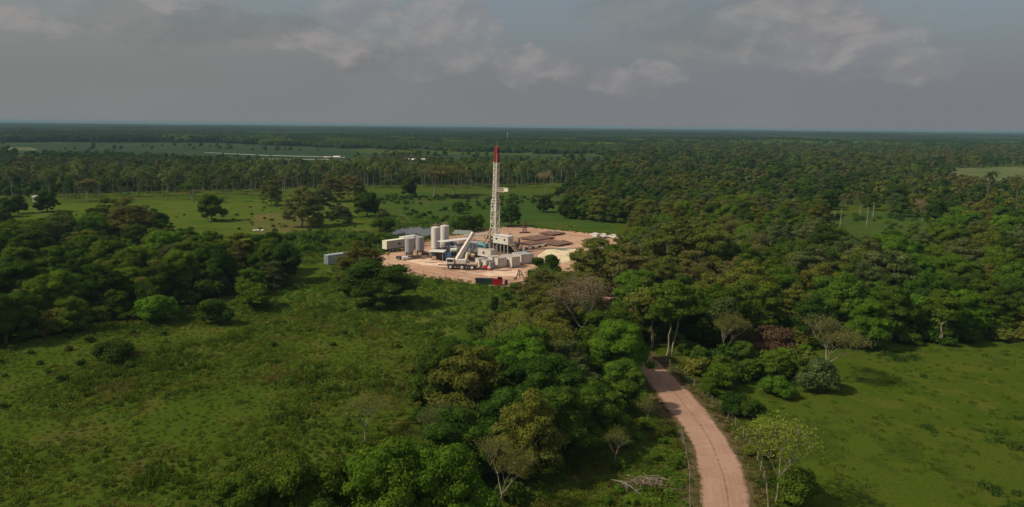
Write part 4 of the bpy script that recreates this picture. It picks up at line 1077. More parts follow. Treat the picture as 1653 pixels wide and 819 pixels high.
tag(stuff_points('pasture_tufts', wp, wk([(weed_mesh(9, 46, 0.85, 0.26, 0.14), M_tuft), (blade_mesh(10, 60, 0.7, 0.42, 0.05), M_tuft), (weed_mesh(11, 60, 0.8, 0.6, 0.14), M_tuftd), (weed_mesh(12, 46, 0.6, 0.45, 0.12), M_tuftd), (weed_mesh(13, 40, 0.7, 0.3, 0.12), M_weed2)])), 'grass tufts and dark weed clumps in the right pasture', kind='stuff')
wp = []
P_VERGE = [(835, 765), (960, 745), (1010, 690), (1045, 660), (1100, 700), (1125, 760), (1128, 1000), (760, 1000)]
for (x, y) in scatter(P_VERGE, 0.8, 57, Grid(2), (), 7):
    if near_road(x, y, 4.2): continue
    pn = patch(x, y, 0.12, 4)
    wp.append((x, y, 0, r.uniform(0, 6.28), r.uniform(0.5, 1.2), r.choice([2, 2, 3]) if pn < 0 else r.choice([0, 1, 0])))
P_RV = [(1060, 585), (1100, 585), (1210, 640), (1240, 700), (1250, 800), (1260, 950), (1200, 950), (1180, 740), (1120, 655)]
for (x, y) in scatter(P_RV, 0.8, 58, Grid(2), (), 7):
    if near_road(x, y, 3.6): continue
    wp.append((x, y, 0, r.uniform(0, 6.28), r.uniform(0.5, 1.1), r.choice([2, 3, 3, 0])))
P_RD = [(960, 600), (1050, 590), (1150, 720), (1160, 980), (1120, 980), (1120, 760)]
for (x, y) in scatter(P_RD, 1.0, 59, Grid(2), (), 7):
    if near_road(x, y, 3.3): continue
    wp.append((x, y, 0, r.uniform(0, 6.28), r.uniform(0.4, 0.8), r.choice([2, 3, 0])))
PE = [at(u, v) for u, v in P_PAD]
for i in range(len(PE)):
    a_, c_ = PE[i], PE[(i + 1) % len(PE)]
    for k in range(int((c_ - a_).length * 3.2)):
        q = a_.lerp(c_, r.random()); g_ = r.gauss(0, 1.3); nr_ = (c_ - a_).normalized()
        wp.append((q.x + nr_.y * g_ + 0.7 * nr_.y, q.y - nr_.x * g_ - 0.7 * nr_.x, 0, r.uniform(0, 6.28), r.uniform(0.3, 0.9), r.choice([0, 1, 2, 3])))
tag(stuff_points('verge_weeds', wp, wk([(weed_mesh(14, 60, 0.8, 0.6, 0.13), M_weed1), (weed_mesh(15, 60, 0.8, 0.8, 0.14), M_lushl), (weed_mesh(16, 46, 0.8, 0.45, 0.12), M_weed2), (blade_mesh(17, 46, 0.7, 0.7, 0.05), M_weed3)])), 'weeds and dry grass along the dirt road and the pad edge', kind='stuff')

# understorey below the woods
up = []
BK = []
for i, nm in enumerate(['dark green', 'mid green', 'olive', 'bright green', 'dark green', 'brownish']):
    rg = nrng(500 + i); L = lobes_round(rg, 7, 2.6, 0.0, 2.8, 0.8)
    BK.append(proto_obj([(crown_mesh('u', L, 510 + i, 900, 0.24, core=0.8, sub=1), LM[nm])]))
for wn, w in WOODS.items():
    for (x, y) in scatter(w['poly'], 3.7, len(wn) * 5, Grid(6), (), 8):
        if near_road(x, y, 7.2 if y < 160 else 4.8): continue
        if inside(PADP, x, y): continue
        up.append((x, y, 0, r.uniform(0, 6.28), r.uniform(0.6, 1.9), r.choice([0, 0, 1, 1, 2, 3, 4, 2])))
for P, sp, ks, sc_ in (([(440, 400), (500, 375), (560, 385), (620, 395), (600, 402), (545, 404), (500, 410), (460, 420)], 5.0, [0, 1, 3], (0.6, 1.2)),
                  ([(380, 395), (450, 400), (480, 415), (470, 440), (440, 438), (370, 425)], 5.0, [0, 1, 3], (0.6, 1.2)),
                  ([(650, 338), (760, 340), (790, 362), (720, 360), (650, 350)], 5, [0, 1, 4, 1, 1], (0.3, 1.0)), ([(600, 318), (960, 318), (970, 330), (800, 345), (640, 340)], 5, [1, 1, 0], (0.4, 1.0)),
                  ([(1330, 350), (1500, 350), (1520, 425), (1340, 428)], 6.0, [0, 1, 3, 1], (0.3, 0.95)),
                  ([(1078, 572), (1120, 578), (1180, 590), (1300, 600), (1310, 580), (1100, 560)], 3.2, [0, 1, 3], (0.5, 1.0)),
                  ([(850, 364), (985, 376), (985, 372), (900, 364)], 3, [1, 1, 4], (0.2, 0.45)),
                  ([(-120, 600), (130, 540), (260, 520), (300, 540), (150, 640), (-120, 700)], 5.5, [0, 1, 1, 2], (0.25, 0.55)),
                  ([(420, 500), (700, 540), (740, 570), (650, 640), (420, 700)], 7.5, [0, 1, 1, 2], (0.22, 0.5)),
                  ([(30, 345), (260, 338), (420, 335), (560, 335), (590, 380), (500, 400), (380, 392), (200, 368), (60, 366)], 6.5, [1, 2, 1, 3], (0.15, 0.5)),
                  ([(-120, 374), (60, 372), (240, 372), (300, 392), (180, 384), (-120, 395)], 6.0, [0, 1, 4], (0.6, 1.1)),
                  ([(1010, 690), (1050, 680), (1095, 720), (1100, 770), (1040, 745), (990, 760)], 3.0, [1, 3, 1], (0.3, 0.6)),
                  ([(960, 800), (1020, 790), (1060, 830), (1060, 980), (900, 980)], 2.6, [1, 3], (0.2, 0.42)),
                  ([(660, 600), (760, 540), (830, 500), (850, 520), (760, 600), (690, 690)], 3.6, [1, 2, 2, 0, 5], (0.5, 1.1)),
                  ([(820, 470), (860, 455), (900, 455), (900, 470), (850, 500), (800, 500)], 3.5, [2, 5, 1], (0.4, 0.9))):
    for (x, y) in scatter(P, sp, int(P[0][0]) + 7, Grid(6), [PADP, RIGHT_F] , 8):
        if near_road(x, y, 4.2): continue
        if y > 300 and patch(x, y, 0.035, 2) + 0.4 * patch(x, y, 0.12, 6) < -0.02: continue
        up.append((x, y, 0, r.uniform(0, 6.28), r.uniform(*sc_), r.choice(ks)))
tag(stuff_points('undergrowth', up, BK), 'low tangled undergrowth below and between the trees', kind='stuff')

# ------------------------------------------------------------------ the drilling site
AX = R(-43)          # the site's long axis runs right and towards the camera
M_white = paint('white_paint', (0.70, 0.65, 0.56), 0.5, wear=0.4, streak=0.5, wear_c=(0.36, 0.25, 0.16))
M_whiteb = paint('white_sheet', (0.70, 0.66, 0.58), 0.45, wear=0.35, streak=0.3, wear_c=(0.5, 0.40, 0.30))
M_roofb = paint('dusty_roof', (0.44, 0.37, 0.29), 0.7, wear=0.5)
M_cream_p = paint('cream_paint', (0.78, 0.74, 0.50), 0.5, wear=0.2, streak=0.2)
M_greyp = paint('grey_paint', (0.36, 0.34, 0.31), 0.6, wear=0.35, streak=0.3)
M_greyc = paint('grey_container_paint', (0.34, 0.36, 0.36), 0.6, wear=0.3, streak=0.4)
M_silo_g = paint('grey_silo_paint', (0.36, 0.345, 0.34), 0.5, wear=0.3, streak=0.5, wear_c=(0.22, 0.17, 0.14))
M_dark = paint('dark_steel', (0.055, 0.055, 0.058), 0.6, wear=0.4, wear_c=(0.14, 0.10, 0.07))
M_black = paint('black_rubber', (0.03, 0.03, 0.03), 0.8, wear=0.4, wear_c=(0.12, 0.08, 0.05))
M_tan = paint('tan_steel', (0.52, 0.37, 0.24), 0.6, wear=0.4, streak=0.2, wear_c=(0.3, 0.18, 0.10))
M_blue = paint('blue_paint', (0.05, 0.17, 0.36), 0.5, wear=0.3)
M_teal = paint('teal_paint', (0.10, 0.24, 0.26), 0.5, wear=0.35)
M_red = paint('red_paint', (0.55, 0.02, 0.03), 0.45, wear=0.25, wear_c=(0.3, 0.05, 0.04))
M_redm = paint('mast_red', (0.30, 0.022, 0.035), 0.6, wear=0.5)
M_green = paint('green_skip_paint', (0.03, 0.085, 0.05), 0.55, wear=0.3)
M_navy = paint('navy_skip_paint', (0.045, 0.055, 0.075), 0.55, wear=0.3)
M_rust = paint('rusty_pipe', (0.15, 0.080, 0.055), 0.75, wear=0.6, wear_c=(0.10, 0.055, 0.04), scale=2)
M_roofg = paint('grey_green_roof', (0.20, 0.24, 0.20), 0.6, wear=0.3)
M_glass = paint('dark_glass', (0.03, 0.04, 0.05), 0.1, wear=0.1)
M_wood = paint('weathered_wood', (0.26, 0.21, 0.13), 0.9, wear=0.6)
M_wire = paint('fence_wire', (0.22, 0.19, 0.16), 0.6, metal=0.3)

def site(name, u, v, label, cat, group=None, rz=AX, du=(0, 0)):
    p = at(u, v)
    p = p + Vector((du[0] * math.cos(rz) - du[1] * math.sin(rz), du[0] * math.sin(rz) + du[1] * math.cos(rz), 0))
    return tag(empty(name, (p.x, p.y, 0.024), rz), label, cat, group)

def corrugated(x0, x1, y0, y1, z0, z1, pitch=0.4, dep=0.06):
    """container walls with real folds, open top and bottom closed by thin plates"""
    mb = MB(); pts = []
    def side(ax0, ay0, ax1, ay1):
        L = math.hypot(ax1 - ax0, ay1 - ay0); n = max(2, int(L / pitch)); dx, dy = (ax1 - ax0) / L, (ay1 - ay0) / L; nx, ny = -dy, dx
        for i in range(n):
            for f, o in ((0.0, 0), (0.3, 0), (0.5, dep), (0.8, dep)):
                t = (i + f) / n * L
                pts.append((ax0 + dx * t + nx * o, ay0 + dy * t + ny * o))
    side(x0, y0, x1, y0); side(x1, y0, x1, y1); side(x1, y1, x0, y1); side(x0, y1, x0, y0)
    return mb.poly(pts, z0, z1)

def container(name, u, v, lx, ly, h, mat, roofmat, label, group=None, z0=0.15, door='+x', windows=(), rz=AX, unit=True, cat='container'):
    """lx along the site axis, ly across it; origin at the corner nearest the camera/left"""
    e = site(name, u, v, label, cat, group, rz)
    corrugated(0.05, lx - 0.05, 0.05, ly - 0.05, z0 + 0.1, z0 + h - 0.08).build('wall', mat, e)
    f = MB()
    for x in (0, lx - 0.16):
        for y in (0, ly - 0.16): f.box(x, x + 0.16, y, y + 0.16, z0, z0 + h)
    for z in (z0, z0 + h - 0.14):
        f.box(0.16, lx - 0.16, -0.01, 0.12, z, z + 0.14).box(0.16, lx - 0.16, ly - 0.12, ly + 0.01, z, z + 0.14)
        f.box(-0.01, 0.12, 0.16, ly - 0.16, z, z + 0.14).box(lx - 0.12, lx + 0.01, 0.16, ly - 0.16, z, z + 0.14)
    f.build('frame', mat, e)
    MB().box(-0.02, lx + 0.02, -0.02, ly + 0.02, z0 + h + 0.004, z0 + h + 0.06).build('roof', roofmat, e)
    # double doors at one end
    if door:
        for k in (0, 1):
            m = MB(); w = (ly if 'x' in door else lx) / 2 - 0.22
            a = 0.18 + k * (w + 0.08)
            if door == '+x': m.box(lx + 0.012, lx + 0.06, a, a + w, z0 + 0.2, z0 + h - 0.2)
            elif door == '-x': m.box(-0.06, -0.012, a, a + w, z0 + 0.2, z0 + h - 0.2)
            else: m.box(a, a + w, -0.06, -0.012, z0 + 0.2, z0 + h - 0.2)
            d = m.build('door', mat, e)
            m = MB()
            for q in (0.25, 0.7):
                if door == '+x': m.bar((lx + 0.09, a + w * q, z0 + 0.2), (lx + 0.09, a + w * q, z0 + h - 0.2), 0.05)
                elif door == '-x': m.bar((-0.09, a + w * q, z0 + 0.2), (-0.09, a + w * q, z0 + h - 0.2), 0.05)
                else: m.bar((a + w * q, -0.09, z0 + 0.2), (a + w * q, -0.09, z0 + h - 0.2), 0.05)
            m.build('lock_bar', M_dark, d)
    for (x, z, w, hh) in windows:
        fr = MB().box(x, x + w, -0.10, -0.015, z0 + z, z0 + z + hh).build('window', M_greyp, e)
        MB().box(x + 0.06, x + w - 0.06, -0.115, -0.103, z0 + z + 0.06, z0 + z + hh - 0.06).build('pane', M_glass, fr)
    return e

def wheel(parent, x, y, z, r, w, name='wheel', spin='y'):
    a = (x, y - w / 2, z), (x, y + w / 2, z)
    if spin == 'x': a = (x - w / 2, y, z), (x + w / 2, y, z)
    t = MB().cyl(a[0], a[1], r, 22).build(name, M_black, parent, smooth=True)
    o = 0.03
    b0 = (x, y - w / 2 - o, z), (x, y + w / 2 + o, z)
    if spin == 'x': b0 = (x - w / 2 - o, y, z), (x + w / 2 + o, y, z)
    MB().cyl(b0[0], b0[1], r * 0.55, 16).build('rim', M_white, t, smooth=True)

# derrick ------------------------------------------------------------
RB = at(798, 404)
MH = height(798, 404, 239)
rig = tag(empty('drilling_rig', (RB.x, RB.y, 0.024), AX), 'white lattice derrick with red crown standing over the drill floor', 'drilling rig')
def lattice(z0, z1, w0, w1, d0, d1, lean, bays, t, cross=True):
    m = MB()
    def c(z, i, j):
        f = (z - z0) / (z1 - z0); w = w0 + (w1 - w0) * f; d = d0 + (d1 - d0) * f
        return Vector((i * w / 2 + lean[0] * z / MH, j * d / 2 + lean[1] * z / MH, z))
    for i, j in ((-1, -1), (1, -1), (1, 1), (-1, 1)): m.bar(c(z0, i, j), c(z1, i, j), t * 1.35)
    cs = [(-1, -1), (1, -1), (1, 1), (-1, 1)]
    for k in range(bays + 1):
        z = z0 + (z1 - z0) * k / bays
        for q in range(4):
            m.bar(c(z, *cs[q]), c(z, *cs[(q + 1) % 4]), t)
            if k < bays and cross:
                zn = z0 + (z1 - z0) * (k + 1) / bays; a, b_ = cs[q], cs[(q + 1) % 4]
                if (k + q) % 2: a, b_ = b_, a
                m.bar(c(z, *a), c(zn, *b_), t * 0.75)
    return m
LEAN = (0.55, 0.5)
Z1 = height(798, 404, 322); Z2 = height(798, 404, 262)
lattice(2.2, Z1, 2.6, 2.3, 2.1, 1.9, LEAN, 8, 0.20).build('lower_mast', M_white, rig)
lattice(Z1 - 1.2, Z2, 1.65, 1.45, 1.4, 1.3, LEAN, 12, 0.20).build('upper_mast', M_white, rig)
lattice(Z2 + 0.01, MH - 0.9, 1.45, 0.95, 1.3, 0.9, LEAN, 4, 0.22).build('crown_mast', M_redm, rig)
lx = lambda z: (LEAN[0] * z / MH, LEAN[1] * z / MH)
cx, cyy = lx(MH)
cb = MB().box(cx - .75, cx + .75, cyy - .65, cyy + .65, MH - 0.85, MH - 0.6).box(cx - .5, cx + .5, cyy - .5, cyy + .5, MH - 0.58, MH + 0.25)
for a in (-.7, .7):
    for q in (-.6, .6): cb.bar((cx + a, cyy + q, MH - 0.6), (cx + a, cyy + q, MH + .5), 0.07)
for q in (-.6, .6): cb.bar((cx - .7, cyy + q, MH + .45), (cx + .7, cyy + q, MH + .45), 0.07)
crown = cb.build('crown_block', M_redm, rig)
MB().bar((cx, cyy, MH + 0.25), (cx, cyy, MH + 2.6), 0.09).build('antenna', M_greyp, crown)
# travelling block, lines and pipe inside the mast
m = MB()
for o in (-.25, 0.0, .25):
    m.bar((cx + o, cyy, MH - 1), (lx(Z1)[0] + o, lx(Z1)[1], Z1 - 1), 0.06)
m.bar((0.3, 0.2, 3), (lx(Z2)[0] + .6, lx(Z2)[1] + .2, Z2), 0.22); m.bar((-0.5, -0.2, 3), (lx(Z2)[0] - .45, lx(Z2)[1] - .2, Z2 - 1), 0.16)
m.bar((1.1, -.9, 3), (lx(Z2)[0] + .9, lx(Z2)[1] - .7, Z2 + 3), 0.10)
m.build('drill_line', M_tan, rig)
zb = Z1 - 1.0
m = MB().box(lx(zb)[0] - .5, lx(zb)[0] + .5, lx(zb)[1] - .35, lx(zb)[1] + .35, zb - 3.4, zb - 1.2).box(lx(zb)[0] - .32, lx(zb)[0] + .32, lx(zb)[1] - .3, lx(zb)[1] + .3, zb - 1.19, zb + 0.4)
m.build('travelling_block', M_whiteb, rig)
# monkey board
ZM = height(798, 404, 309); mx, my = lx(ZM)
m = MB().box(mx + 1.05, mx + 5.2, my - 1.3, my + 1.3, ZM, ZM + 0.14)
mb_ = m.build('monkey_board', M_tan, rig)
m = MB()
for x in (1.4, 2.9, 3.9, 5.15):
    for y in (-1.25, 1.25): m.bar((mx + x, my + y, ZM + 0.14), (mx + x, my + y, ZM + 1.5), 0.12)
for z in (0.8, 1.45):
    for y in (-1.25, 1.25): m.bar((mx + 1.2, my + y, ZM + z), (mx + 5.2, my + y, ZM + z), 0.09)
    m.bar((mx + 5.15, my - 1.25, ZM + z), (mx + 5.15, my + 1.25, ZM + z), 0.09)
m.build('railing', M_whiteb, mb_)
m = MB().box(mx + 3.2, mx + 5.1, my + 1.0, my + 1.2, ZM + 0.15, ZM + 1.2); m.build('wind_wall', M_cream_p, mb_)
# mast foot: raising legs, drawworks, floor and substructure
m = MB()
for s in (-1, 1):
    m.bar((-6.0, s * 1.6, 0.1), (-0.8, s * 1.2, 8.0), 0.42); m.bar((-3.2, s * 1.8, 0.1), (-1.0, s * 1.2, 5.2), 0.34); m.bar((-4.4, s * 1.7, 2.4), (-1.2, s * 1.2, 2.6), 0.3); m.bar((1.3, s * 1.3, 0.1), (1.0, s * 1.2, 6.0), 0.36)
    m.bar((-1.5, s * 1.3, 0.1), (-1.3, s * 1.2, 6.0), 0.36)
m.bar((-5.3, -1.5, 0.5), (-5.3, 1.5, 0.5), 0.25)
for i in range(7): m.bar((-5.2 + i * .65, -1.5, 0.6 + i * .9), (-5.2 + i * .65, 1.5, 0.6 + i * .9), 0.14)
m.build('mast_foot', M_tan, rig)
m = MB().box(-2.9, -0.9, -1.2, 1.2, 2.3, 4.0).cyl((-2.2, -1.0, 4.6), (-2.2, 1.0, 4.6), 0.7, 14).box(-4.6, -3.2, -0.9, 0.9, 1.0, 2.6)
m.build('drawworks', M_tan, rig)
FZ = 3.0
m = MB().box(-1.2, 10.6, -2.6, 5.4, FZ, FZ + 0.25)
fl = m.build('drill_floor', M_dark, rig)
m = MB()
for x in (0.2, 2.0, 3.8, 5.6, 7.4, 9.2):
    m.bar((x, -2.4, 0.1), (x, -2.4, FZ), 0.32); m.bar((x, 5.2, 0.1), (x, 5.2, FZ), 0.3)
m.build('floor_column', M_greyp, rig)
m = MB()
for x in (0.2, 3.8, 7.4):
    m.bar((x, -2.4, 0.3), (x + 1.8, -2.4, FZ - .1), 0.18); m.bar((x + 1.8, 5.2, 0.3), (x, 5.2, FZ - .1), 0.18)
m.box(0.5, 9.0, 0.5, 3.5, 0.3, 2.7)
m.build('substructure', M_dark, rig)
# dog house on the floor
m = MB().box(1.7, 9.3, -2.5, 0.5, FZ + 0.27, FZ + 3.2); dh = m.build('dog_house', M_white, rig, bevel=0.03)
MB().box(1.55, 9.5, -2.65, 0.65, FZ + 3.21, FZ + 3.36).build('roof', M_whiteb, dh)
for x in (3.1, 7.2):
    MB().box(x, x + 0.75, -2.56, -2.512, FZ + 1.6, FZ + 2.3).build('window', M_glass, dh)
MB().box(9.312, 9.36, -1.6, -0.6, FZ + 0.35, FZ + 2.4).build('door', M_greyp, dh)
m = MB().box(9.55, 10.9, -2.6, 0.5, FZ + 0.27, FZ + 0.4)
for x in (9.6, 10.8):
    for y in (-2.55, -1.0, 0.45): m.bar((x, y, FZ + .4), (x, y, FZ + 1.5), 0.08)
for y in (-2.55, 0.45): m.bar((9.6, y, FZ + 1.45), (10.8, y, FZ + 1.45), 0.07)
m.build('landing', M_tan, rig)
m = MB()
for s in (0, 1.1):
    m.bar((10.7, -2.3 + s, FZ + 0.2), (14.2, -2.3 + s, 0.05), 0.2); m.bar((10.7, -2.3 + s, FZ + 1.3), (14.2, -2.3 + s, 1.1), 0.08)
for i in range(9): m.box(10.8 + i * .38, 11.15 + i * .38, -2.25, -1.25, FZ - .1 - i * .33, FZ - .04 - i * .33)
m.build('stair', M_tan, rig)
m = MB().box(-1.0, 1.2, 3.4, 5.2, FZ + 0.26, FZ + 2.0).cyl((5, 3.5, FZ + .26), (5, 3.5, FZ + 2.6), 0.45, 12).cyl((8.6, 4.2, FZ + .26), (8.6, 4.2, FZ + 2.0), 0.5, 12, 0.2).box(2.5, 3.6, 2.6, 3.6, FZ + .26, FZ + 1.6)
m.build('floor_machinery', M_rust, rig)
m = MB().cyl((3.9, 4.4, FZ + .26), (3.9, 4.4, FZ + 3.4), 0.28, 10).cyl((4.7, 4.6, FZ + .26), (4.7, 4.6, FZ + 3.0), 0.22, 10); m.build('exhaust_pipe', M_whiteb, rig)

# catwalk and ramp leading to the pipe racks
e = site('catwalk', 849, 403, 'long pale steel catwalk between the derrick and the pipe racks', 'catwalk', rz=R(48))
MB().box(0, 12, -0.7, 0.7, 0.7, 0.9).build('walkway', M_greyp, e)
m = MB()
for x in (0.3, 4.0, 8, 11.7): m.box(x - .1, x + .1, -0.65, 0.65, 0.0, 0.7)
m.build('support', M_rust, e)

# silos --------------------------------------------------------------
def silo(name, u, v, r, z0, z1, mat, label, group, du=(0, 0), cone=True, ladder=True):
    e = site(name, u, v, label, 'silo', group, rz=0, du=du)
    m = MB().cyl((0, 0, z0), (0, 0, z1), r, 32); m.build('shell', mat, e, smooth=True)
    MB().cyl((0, 0, z1 + .002), (0, 0, z1 + 0.35), r * 0.98, 32, r * 0.25).build('lid', mat, e, smooth=False)
    if cone: MB().cyl((0, 0, z0 - 1.1), (0, 0, z0 - .002), 0.35, 24, r * 0.97).build('hopper', mat, e, smooth=True)
    for k in range(4):
        a = PI / 4 + k * PI / 2; x, y = r * .88 * math.cos(a), r * .88 * math.sin(a)
        if z0 > 0.3: MB().bar((x, y, 0), (x, y, z0 + .3), 0.24).build('leg', M_dark, e)
    m = MB()
    for s in (-.22, .22): m.bar((-r - .12 , s - r * .2, 0.4), (-r - .12, s - r * .2, z1 + 1.0), 0.06)
    for i in range(int((z1) / 0.5)): m.bar((-r - .12, -.22 - r * .2, 0.6 + i * .5), (-r - .12, .22 - r * .2, 0.6 + i * .5), 0.04)
    m.build('ladder', mat, e)
    m = MB()
    for k in range(8):
        a = k * PI / 4; m.bar((r * .7 * math.cos(a), r * .7 * math.sin(a), z1 + .1), (r * .7 * math.cos(a), r * .7 * math.sin(a), z1 + 1.1), 0.05)
        c = (k + 1) * PI / 4; m.bar((r * .7 * math.cos(a), r * .7 * math.sin(a), z1 + 1.05), (r * .7 * math.cos(c), r * .7 * math.sin(c), z1 + 1.05), 0.05)
    if ladder: m.bar((0, 0, z1 + .3), (0, 0, z1 + 1.7), 0.18).build('top_rail', M_tan, e)
    return e
hs = height(703, 403, 368)
silo('white_silo', 703.5, 402, 1.65, 0.25, hs, M_whiteb, 'white silo, the nearer of the tall pair left of the crane', 'tall white silos', cone=False)
silo('white_silo', 718, 399, 1.65, 0.25, hs, M_whiteb, 'white silo, the farther of the tall pair left of the crane', 'tall white silos', cone=False)
hg = height(661, 416, 385)
silo('grey_silo', 661, 416, 1.55, 2.0, hg, M_silo_g, 'grey silo with a pale top, left one of the leggy pair', 'grey silos on legs', ladder=False)
silo('grey_silo', 678, 412.5, 1.45, 2.0, hg - .2, M_silo_g, 'grey silo with a pale top, right one of the leggy pair', 'grey silos on legs', ladder=False)
e = site('silo_trailer', 652, 418.5, 'dark wheeled skid under the left grey silo with a white tank', 'trailer', rz=R(20))
MB().box(-2.6, 6.2, -1.0, 1.0, 0.75, 1.0).build('chassis', M_dark, e)
for x in (-2.0, -0.9): 
    for y in (-1.1, 1.1): wheel(e, x, y, 0.5, 0.5, 0.35)
m = MB().cyl((-1.0, -2.1, 0.75), (0.9, -2.1, 0.75), 0.72, 18); m.build('white_tank', M_whiteb, e, smooth=True)

# trailers and containers --------------------------------------------
def trailer(name, u, v, w, L, h, mat, side, label, grp, rz):
    e = site(name, u, v, label, 'trailer', grp, rz)
    corrugated(0.05, w - .05, 0.05, L - .05, 1.15, 1.15 + h, 0.9, 0.03).build('body', side, e)
    MB().box(-0.02, w + 0.02, -0.06, 0.04, 1.1, 1.2 + h).build('end_wall', mat, e)
    MB().box(-.03, w + .03, -.07, L + .02, 1.2 + h + .004, 1.27 + h).build('roof', mat, e)
    MB().box(0.3, w - .3, 0.3, L - .2, 0.8, 1.1).build('chassis', M_dark, e)
    for y in (1.4, 2.6, L - 2.4):
        for x in (0.25, w - .25): wheel(e, x, y, 0.5, 0.5, 0.3, spin='x')
    for y in (L * .4, L * .75): MB().box(w + .012, w + .07, y, y + .9, 2.2, 3.0).build('window', M_glass, e)
    return e
trailer('site_trailer', 617.5, 406.5, 2.6, 13.5, 2.9, M_cream_p, M_greyp, 'long cream trailer with a yellowish lit end at the left of the pad', 'trailers at the left of the pad', AX)  # sunlight put into the cream end paint, shade into the grey side
trailer('site_trailer', 645, 399.5, 2.6, 7.0, 2.9, M_whiteb, M_whiteb, 'short white trailer half hidden behind the grey silos', 'trailers at the left of the pad', AX)
e = site('tow_bar', 609, 408.5, 'low dark drawbar frame with an upright post beside the cream trailer', 'frame', rz=R(8))
MB().box(-2.5, 1.6, -.15, .15, 0.35, 0.55).box(-2.2, -1.9, -.8, .8, 0, 0.5).build('beam', M_dark, e)
MB().bar((0.2, 0, 0.5), (0.2, 0, 3.8), 0.14).build('post', M_greyp, e)
container('storage_container', 523, 426.5, 2.44, 12.2, 3.0, M_greyc, M_greyc, 'grey shipping container on grass half hidden by the brownish tree', door='-y', z0=0.1)

# front row of white containers (origin = left front corner; lit long face along +x)
C0 = dict(rz=R(-54), group='white containers in front of the derrick')
def cont_row():
    # (u, v of the left foot, length, depth, height)
    container('site_container', 767, 430, 6.4, 2.6, 2.6, M_white, M_greyp, 'lowest-left white container with a dark doorway beside the crane', door=None, windows=((3.6, 0.3, 0.8, 1.7),), **C0)
    container('site_container', 787, 428.5, 6.0, 3.6, 3.0, M_white, M_roofb, 'white container with grey end doors behind the red pump', windows=((2.6, 1.2, 0.6, 0.8),), **C0)
    container('site_container', 808, 427.5, 6.4, 3.4, 3.2, M_white, M_roofb, 'white container with end doors, middle of the front row', windows=((3.4, 1.6, 0.8, 0.7),), **C0)
    container('site_container', 826, 423.5, 5.4, 5.4, 3.1, M_white, M_greyp, 'widest white container at the right end of the front row', windows=(), **C0)
cont_row()
container('upper_container', 771, 423.5, 6.2, 2.5, 2.5, M_white, M_roofb, 'white box cabin with one dark window under the teal tank', group='white containers in front of the derrick', door=None, z0=2.4, windows=((2.4, 0.9, 0.8, 0.8),))
e = site('teal_tank', 771, 423, 'teal machine resting on the roof of the white box cabin', 'machine')
MB().cyl((-.6, 1.2, 5.9), (2.2, 1.2, 5.9), 0.7, 16).build('tank', M_teal, e, smooth=True)
MB().box(-0.8, 3.4, 0.4, 2.0, 5.0, 5.2).build('skid', M_dark, e)
MB().box(2.25, 3.3, 0.5, 1.9, 5.21, 6.5).build('motor', M_teal, e)
e = site('sloped_tank', 780, 431.5, 'grey wedge-shaped tank in front of the white containers', 'tank')
MB().prism([(0, 0.1), (4.6, 0.1), (4.6, 2.4), (1.4, 2.4)], 'x', -1.2, 1.2).build('body', M_greyp, e, bevel=0.03) if False else None
m = MB(); n0 = [(0, 0.1), (4.4, 0.1), (4.4, 2.3), (1.3, 2.3)]
m.add([(x, -1.2, z) for x, z in n0] + [(x, 1.2, z) for x, z in n0], [(3, 2, 1, 0), (4, 5, 6, 7)] + [(i, (i + 1) % 4, 4 + (i + 1) % 4, 4 + i) for i in range(4)])
m.build('body', M_greyp, e, bevel=0.03)
MB().box(2.0, 2.8, -.4, .4, 2.31, 2.5).build('hatch', M_dark, e)

# red and white pump
e = site('red_pump', 786, 436, 'small red and white pump unit on the ground before the containers', 'pump', rz=R(-10))
MB().box(-1.6, 1.6, -.6, .6, 0.1, 0.25).build('skid', M_dark, e)
MB().cyl((-1.2, 0, 0.8), (0.1, 0, 0.8), 0.5, 14).box(-.9, -.3, -.45, .45, 1.1, 1.5).build('motor', M_red, e)
MB().box(0.3, 1.3, -.5, .5, 0.26, 1.1).cyl((0.8, 0, 1.1), (0.8, 0, 1.6), 0.25, 12).build('casing', M_whiteb, e)
MB().cyl((0.12, 0, 0.6), (1.5, -.9, 0.5), 0.25, 10).build('pipe', M_red, e)

# shelters -------------------------------------------------------------
def shelter(name, u, v, lx_, ly_, h, roof, label, slope=0.5, rz=AX, back=None):
    e = site(name, u, v, label, 'shelter', 'open shelters over the mud pits', rz)
    m = MB(); z = h
    m.add([(-.4, -.4, z), (lx_ + .4, -.4, z), (lx_ + .4, ly_ + .4, z + slope), (-.4, ly_ + .4, z + slope), (-.4, -.4, z + .1), (lx_ + .4, -.4, z + .1), (lx_ + .4, ly_ + .4, z + slope + .1), (-.4, ly_ + .4, z + slope + .1)],
          [(0, 3, 2, 1), (4, 5, 6, 7), (0, 1, 5, 4), (1, 2, 6, 5), (2, 3, 7, 6), (3, 0, 4, 7)])
    m.build('roof', roof, e)
    for x in (0.1, lx_ - .1):
        for y in (0.1, ly_ - .1): MB().bar((x, y, 0), (x, y, h + slope * y / ly_), 0.16).build('post', M_greyp, e)
    if back: MB().box(0.3, lx_ - .3, ly_ - .3, ly_ - .2, 0, h - .2).build('back_wall', back, e)
    return e
shelter('open_shelter', 694, 421.5, 4.6, 3.0, 3.2, M_whiteb, 'small open shed with a pale flat roof and dark inside', 0.2, R(-12), M_dark)  # dark back wall puts the shade inside the shed into its colour
shelter('long_shelter', 708, 408, 3.0, 11.0, 4.2, M_whiteb, 'long narrow white roof in front of the white silos', 0.5, R(-62) )
shelter('long_shelter', 749, 397, 2.6, 8.5, 4.0, M_greyp, 'long white roof behind the crane boom', 0.5, R(-68))
shelter('green_shelter', 731, 391, 6.0, 4.5, 3.4, M_roofg, 'grey-green roof farthest back behind the crane', 0.7, R(-12))
